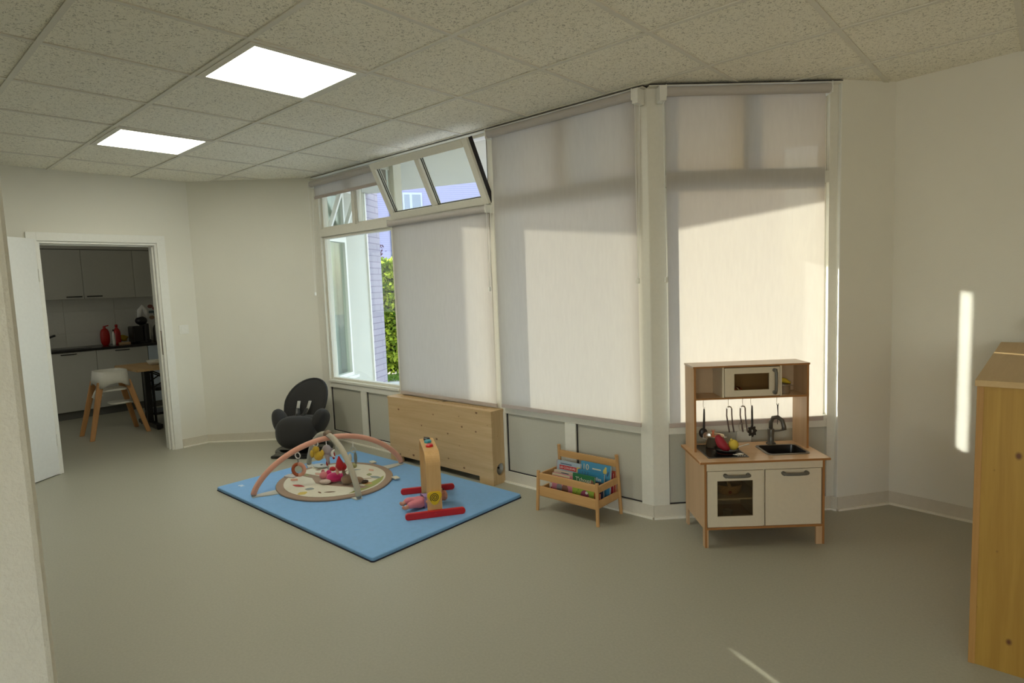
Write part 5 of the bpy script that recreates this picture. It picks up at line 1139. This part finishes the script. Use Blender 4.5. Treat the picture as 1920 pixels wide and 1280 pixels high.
tongs('toy_tongs', 'steel toy tongs with a wire whisk behind, hanging in the middle of the row', HOOKX[2] - 0.004, True)
r = kthing('toy_pasta_server', 'black toothed pasta spoon hanging right of the whisk in the toy kitchen', 'utensil', HOOKX[3] + 0.002, HY - 0.012, TZ)
MB().tube([(0, 0, 0.004), (0, 0, -0.03), (0.001, 0, -0.125)], [0.004, 0.006, 0.0065], 8, sc=(0.6, 1)).build('handle', UT, r)
sp = MB(); pts = []
for k in range(32):
    a = 2 * PI * k / 32; rr2 = 0.024 + (0.004 if (k % 4) < 2 else -0.002); pts.append((rr2 * math.cos(a), 1.25 * rr2 * math.sin(a)))
inner = [(0.006 * math.cos(2 * PI * k / 32), 0.009 * math.sin(2 * PI * k / 32)) for k in range(32)]
vs = [(x, -0.003, z - 0.148) for x, z in pts] + [(x, -0.003, z - 0.148) for x, z in inner] + [(x, 0.003, z - 0.148) for x, z in pts] + [(x, 0.003, z - 0.148) for x, z in inner]; fs = []
for k in range(32):
    j = (k + 1) % 32; fs += [(k, j, 32 + j, 32 + k), (64 + k, 96 + k, 96 + j, 64 + j), (k, 64 + k, 64 + j, j), (32 + k, 32 + j, 96 + j, 96 + k)]
sp.add(vs, fs); sp.build('toothed_head', UT, r)
r = kthing('toy_knife', 'short dark utensil hanging rightmost, above the toy tap', 'utensil', HOOKX[4], HY - 0.012, TZ + 0.002)
MB().tube([(0.006, 0, 0.008), (0, 0, -0.01), (0.002, 0, -0.05), (-0.001, 0, -0.115)], [0.0015, 0.004, 0.003, 0.002], 8).build('utensil_body', UT, r)
MB().tube([(-0.006, 0, 0.008), (0, 0, -0.008)], [0.0015, 0.003], 8).build('hook_end', UT, r)
# cookware on the hob
zh = zt + 0.005
r = kthing('toy_pot', 'steel toy saucepan with orange food at the back of the hob', 'pot', 0.146, 0.270, zh)
MB().lathe([(0.0, 0), (0.046, 0.0), (0.050, 0.006), (0.050, 0.062), (0.056, 0.066), (0.054, 0.069), (0.048, 0.064), (0.047, 0.008), (0, 0.006)], n=36).build('pot_body', mat('warm_steel', (0.62, 0.50, 0.36), 0.25, metal=0.8), r, smooth=True)
for s in (-1, 1): MB().tube([(s * 0.052, -0.012, 0.050), (s * 0.068, -0.008, 0.052), (s * 0.068, 0.008, 0.052), (s * 0.052, 0.012, 0.050)], 0.003, 8).build('pot_handle', STEEL, r)
rr3 = kthing('toy_carrot', 'orange toy food sticking up out of the saucepan', 'toy food', 0.150, 0.262, zh + 0.010)
MB().ell((0.008, 0, 0.046), (0.026, 0.022, 0.012)).build('food_piece', mat('orange_toy', (0.70, 0.24, 0.05), 0.5), rr3, smooth=True)
MB().tube([(-0.018, -0.01, 0.0), (-0.022, -0.014, 0.05), (-0.020, -0.018, 0.088)], [0.012, 0.010, 0.003], 8).build('food_stalk', mat('salmon_toy', (0.70, 0.22, 0.12), 0.6), rr3, smooth=True)
for a in (-0.5, 0, 0.5): MB().tube([(-0.021, -0.016, 0.075), (-0.021 + 0.02 * math.sin(a), -0.018, 0.098)], [0.004, 0.001], 6).build('leaf_tip', MATS['salmon_toy'], rr3)
r = kthing('toy_pan', 'black toy frying pan with steel rim and flat handle on the front of the hob', 'pan', 0.172, 0.150, zh)
MB().lathe([(0, 0), (0.050, 0), (0.064, 0.018), (0.068, 0.022), (0.064, 0.022), (0.049, 0.004), (0, 0.003)], n=36).build('pan_body', mat('pan_black', (0.02, 0.018, 0.017), 0.3, metal=0.3), r, smooth=True)
MB().tube([(0.063, 0.012, 0.020), (0.095, 0.022, 0.026), (0.140, 0.036, 0.031)], [0.005, 0.006, 0.008], 8, sc=(0.35, 1)).build('pan_handle', STEEL, r)
r = kthing('toy_pepper', 'dark red plush pepper lying in the frying pan against the saucepan', 'toy food', 0.145, 0.150, zh + 0.006)
MB().tube([(-0.018, 0.02, 0.088), (-0.012, 0.016, 0.070), (0.0, 0.0, 0.042), (0.018, -0.014, 0.022), (0.036, -0.020, 0.012)], [0.010, 0.022, 0.028, 0.022, 0.010], 16).build('pepper_body', mat('pepper_red', (0.33, 0.015, 0.03), 0.6), r, smooth=True)
r = kthing('toy_lemon', 'yellow plush lemon lying in the frying pan right of the red pepper', 'toy food', 0.212, 0.150, zh + 0.010)
MB().ell((0, 0, 0.030), (0.028, 0.026, 0.030)).tube([(-0.010, 0, 0.055), (-0.014, 0, 0.066)], [0.010, 0.004], 8).build('lemon_body', mat('lemon_yellow', (0.68, 0.50, 0.06), 0.7, noise=0.05), r, smooth=True)
r = kthing('toy_foil', 'crumpled silver white piece at the front right corner of the hob', 'toy food', 0.215, 0.083, zh)
MB().ell((0, 0, 0.005), (0.032, 0.016, 0.005), 24, 10, warp=lambda p: Vector((p.x, p.y, p.z + 0.0015 * math.sin(p.x * 400) * math.cos(p.y * 500)))).build('foil_piece', mat('foil', (0.78, 0.76, 0.72), 0.2, metal=0.8, bump=1.0, bscale=120), r, smooth=True)
# in the microwave and shelves
r = kthing('toy_toast', 'dark red striped slices leaning in the toy microwave', 'toy food', 0.270, 0.225, UZ0 + 0.012)
for k in range(3):
    f = MB(); f.T = Matrix.Translation((0.016 * k, 0, 0)) @ Matrix.Rotation(math.radians(-38), 4, 'Y'); f.box(0, 0.007, -0.03, 0.03, 0, 0.06); f.build('slice', mat('slice_%d' % k, [(0.25, 0.03, 0.02), (0.50, 0.42, 0.36), (0.30, 0.04, 0.03)][k], 0.6), r, bevel=0.001)
r = kthing('toy_plate', 'small white toy bowl upside down in the toy microwave', 'bowl', 0.355, 0.235, UZ0 + 0.0105)
MB().lathe([(0.034, 0), (0.030, 0.010), (0.014, 0.020), (0, 0.021)]).build('bowl_body', WHITE, r, smooth=True)
r = kthing('toy_pot', 'steel toy pot on the right shelf of the toy kitchen', 'pot', 0.540, 0.262, UZ0 + 0.0105)
MB().lathe([(0, 0), (0.036, 0), (0.038, 0.005), (0.038, 0.050), (0.042, 0.053), (0.040, 0.055), (0.036, 0.052), (0.035, 0.008), (0, 0.006)], n=32).build('pot_body', STEEL, r, smooth=True)
for s in (-1, 1): MB().tube([(s * 0.038, -0.01, 0.044), (s * 0.052, -0.007, 0.046), (s * 0.052, 0.007, 0.046), (s * 0.038, 0.01, 0.044)], 0.0025, 8).build('pot_handle', STEEL, r)
r = kthing('toy_banana', 'yellow toy fruit resting on the pot on the right shelf', 'toy food', 0.535, 0.262, UZ0 + 0.068)
MB().tube([(-0.045, 0, 0.022), (-0.02, 0, 0.022), (0.015, 0, 0.014), (0.045, 0, 0.0)], [0.006, 0.014, 0.014, 0.006], 12).build('banana_body', mat('banana_yellow', (0.62, 0.46, 0.03), 0.6), r, smooth=True)
WICK = mat('wicker', (0.42, 0.26, 0.11), 0.7, noise=0.25, nscale=160, bump=0.8, bscale=180)
r = kthing('toy_basket', 'small woven basket on the shelf behind the toy oven window', 'basket', 0.168, 0.12, 0.267)
MB().lathe([(0, 0), (0.055, 0.0), (0.066, 0.012), (0.078, 0.052), (0.080, 0.058), (0.075, 0.058), (0.062, 0.014), (0, 0.006)], n=32).build('basket_body', WICK, r, smooth=True)
MB().tube([(-0.015, -0.078, 0.052), (-0.02, -0.055, 0.085), (-0.02, 0, 0.096), (-0.015, 0.055, 0.085), (-0.015, 0.078, 0.052)], 0.006, 8, sc=(1, 1.6)).build('basket_handle', WICK, r, smooth=True)
MB().ell((-0.01, -0.068, 0.022), (0.010, 0.006, 0.010)).build('red_knob', mat('dull_red', (0.28, 0.05, 0.02), 0.5), r, smooth=True)
r = kthing('toy_cup', 'small pale cup at the bottom of the toy oven', 'cup', 0.168, 0.12, 0.1125)
MB().lathe([(0, 0), (0.020, 0), (0.026, 0.05), (0.024, 0.05), (0.018, 0.004), (0, 0.003)]).build('cup_body', mat('pale_cup', (0.40, 0.34, 0.27), 0.5), r, smooth=True)
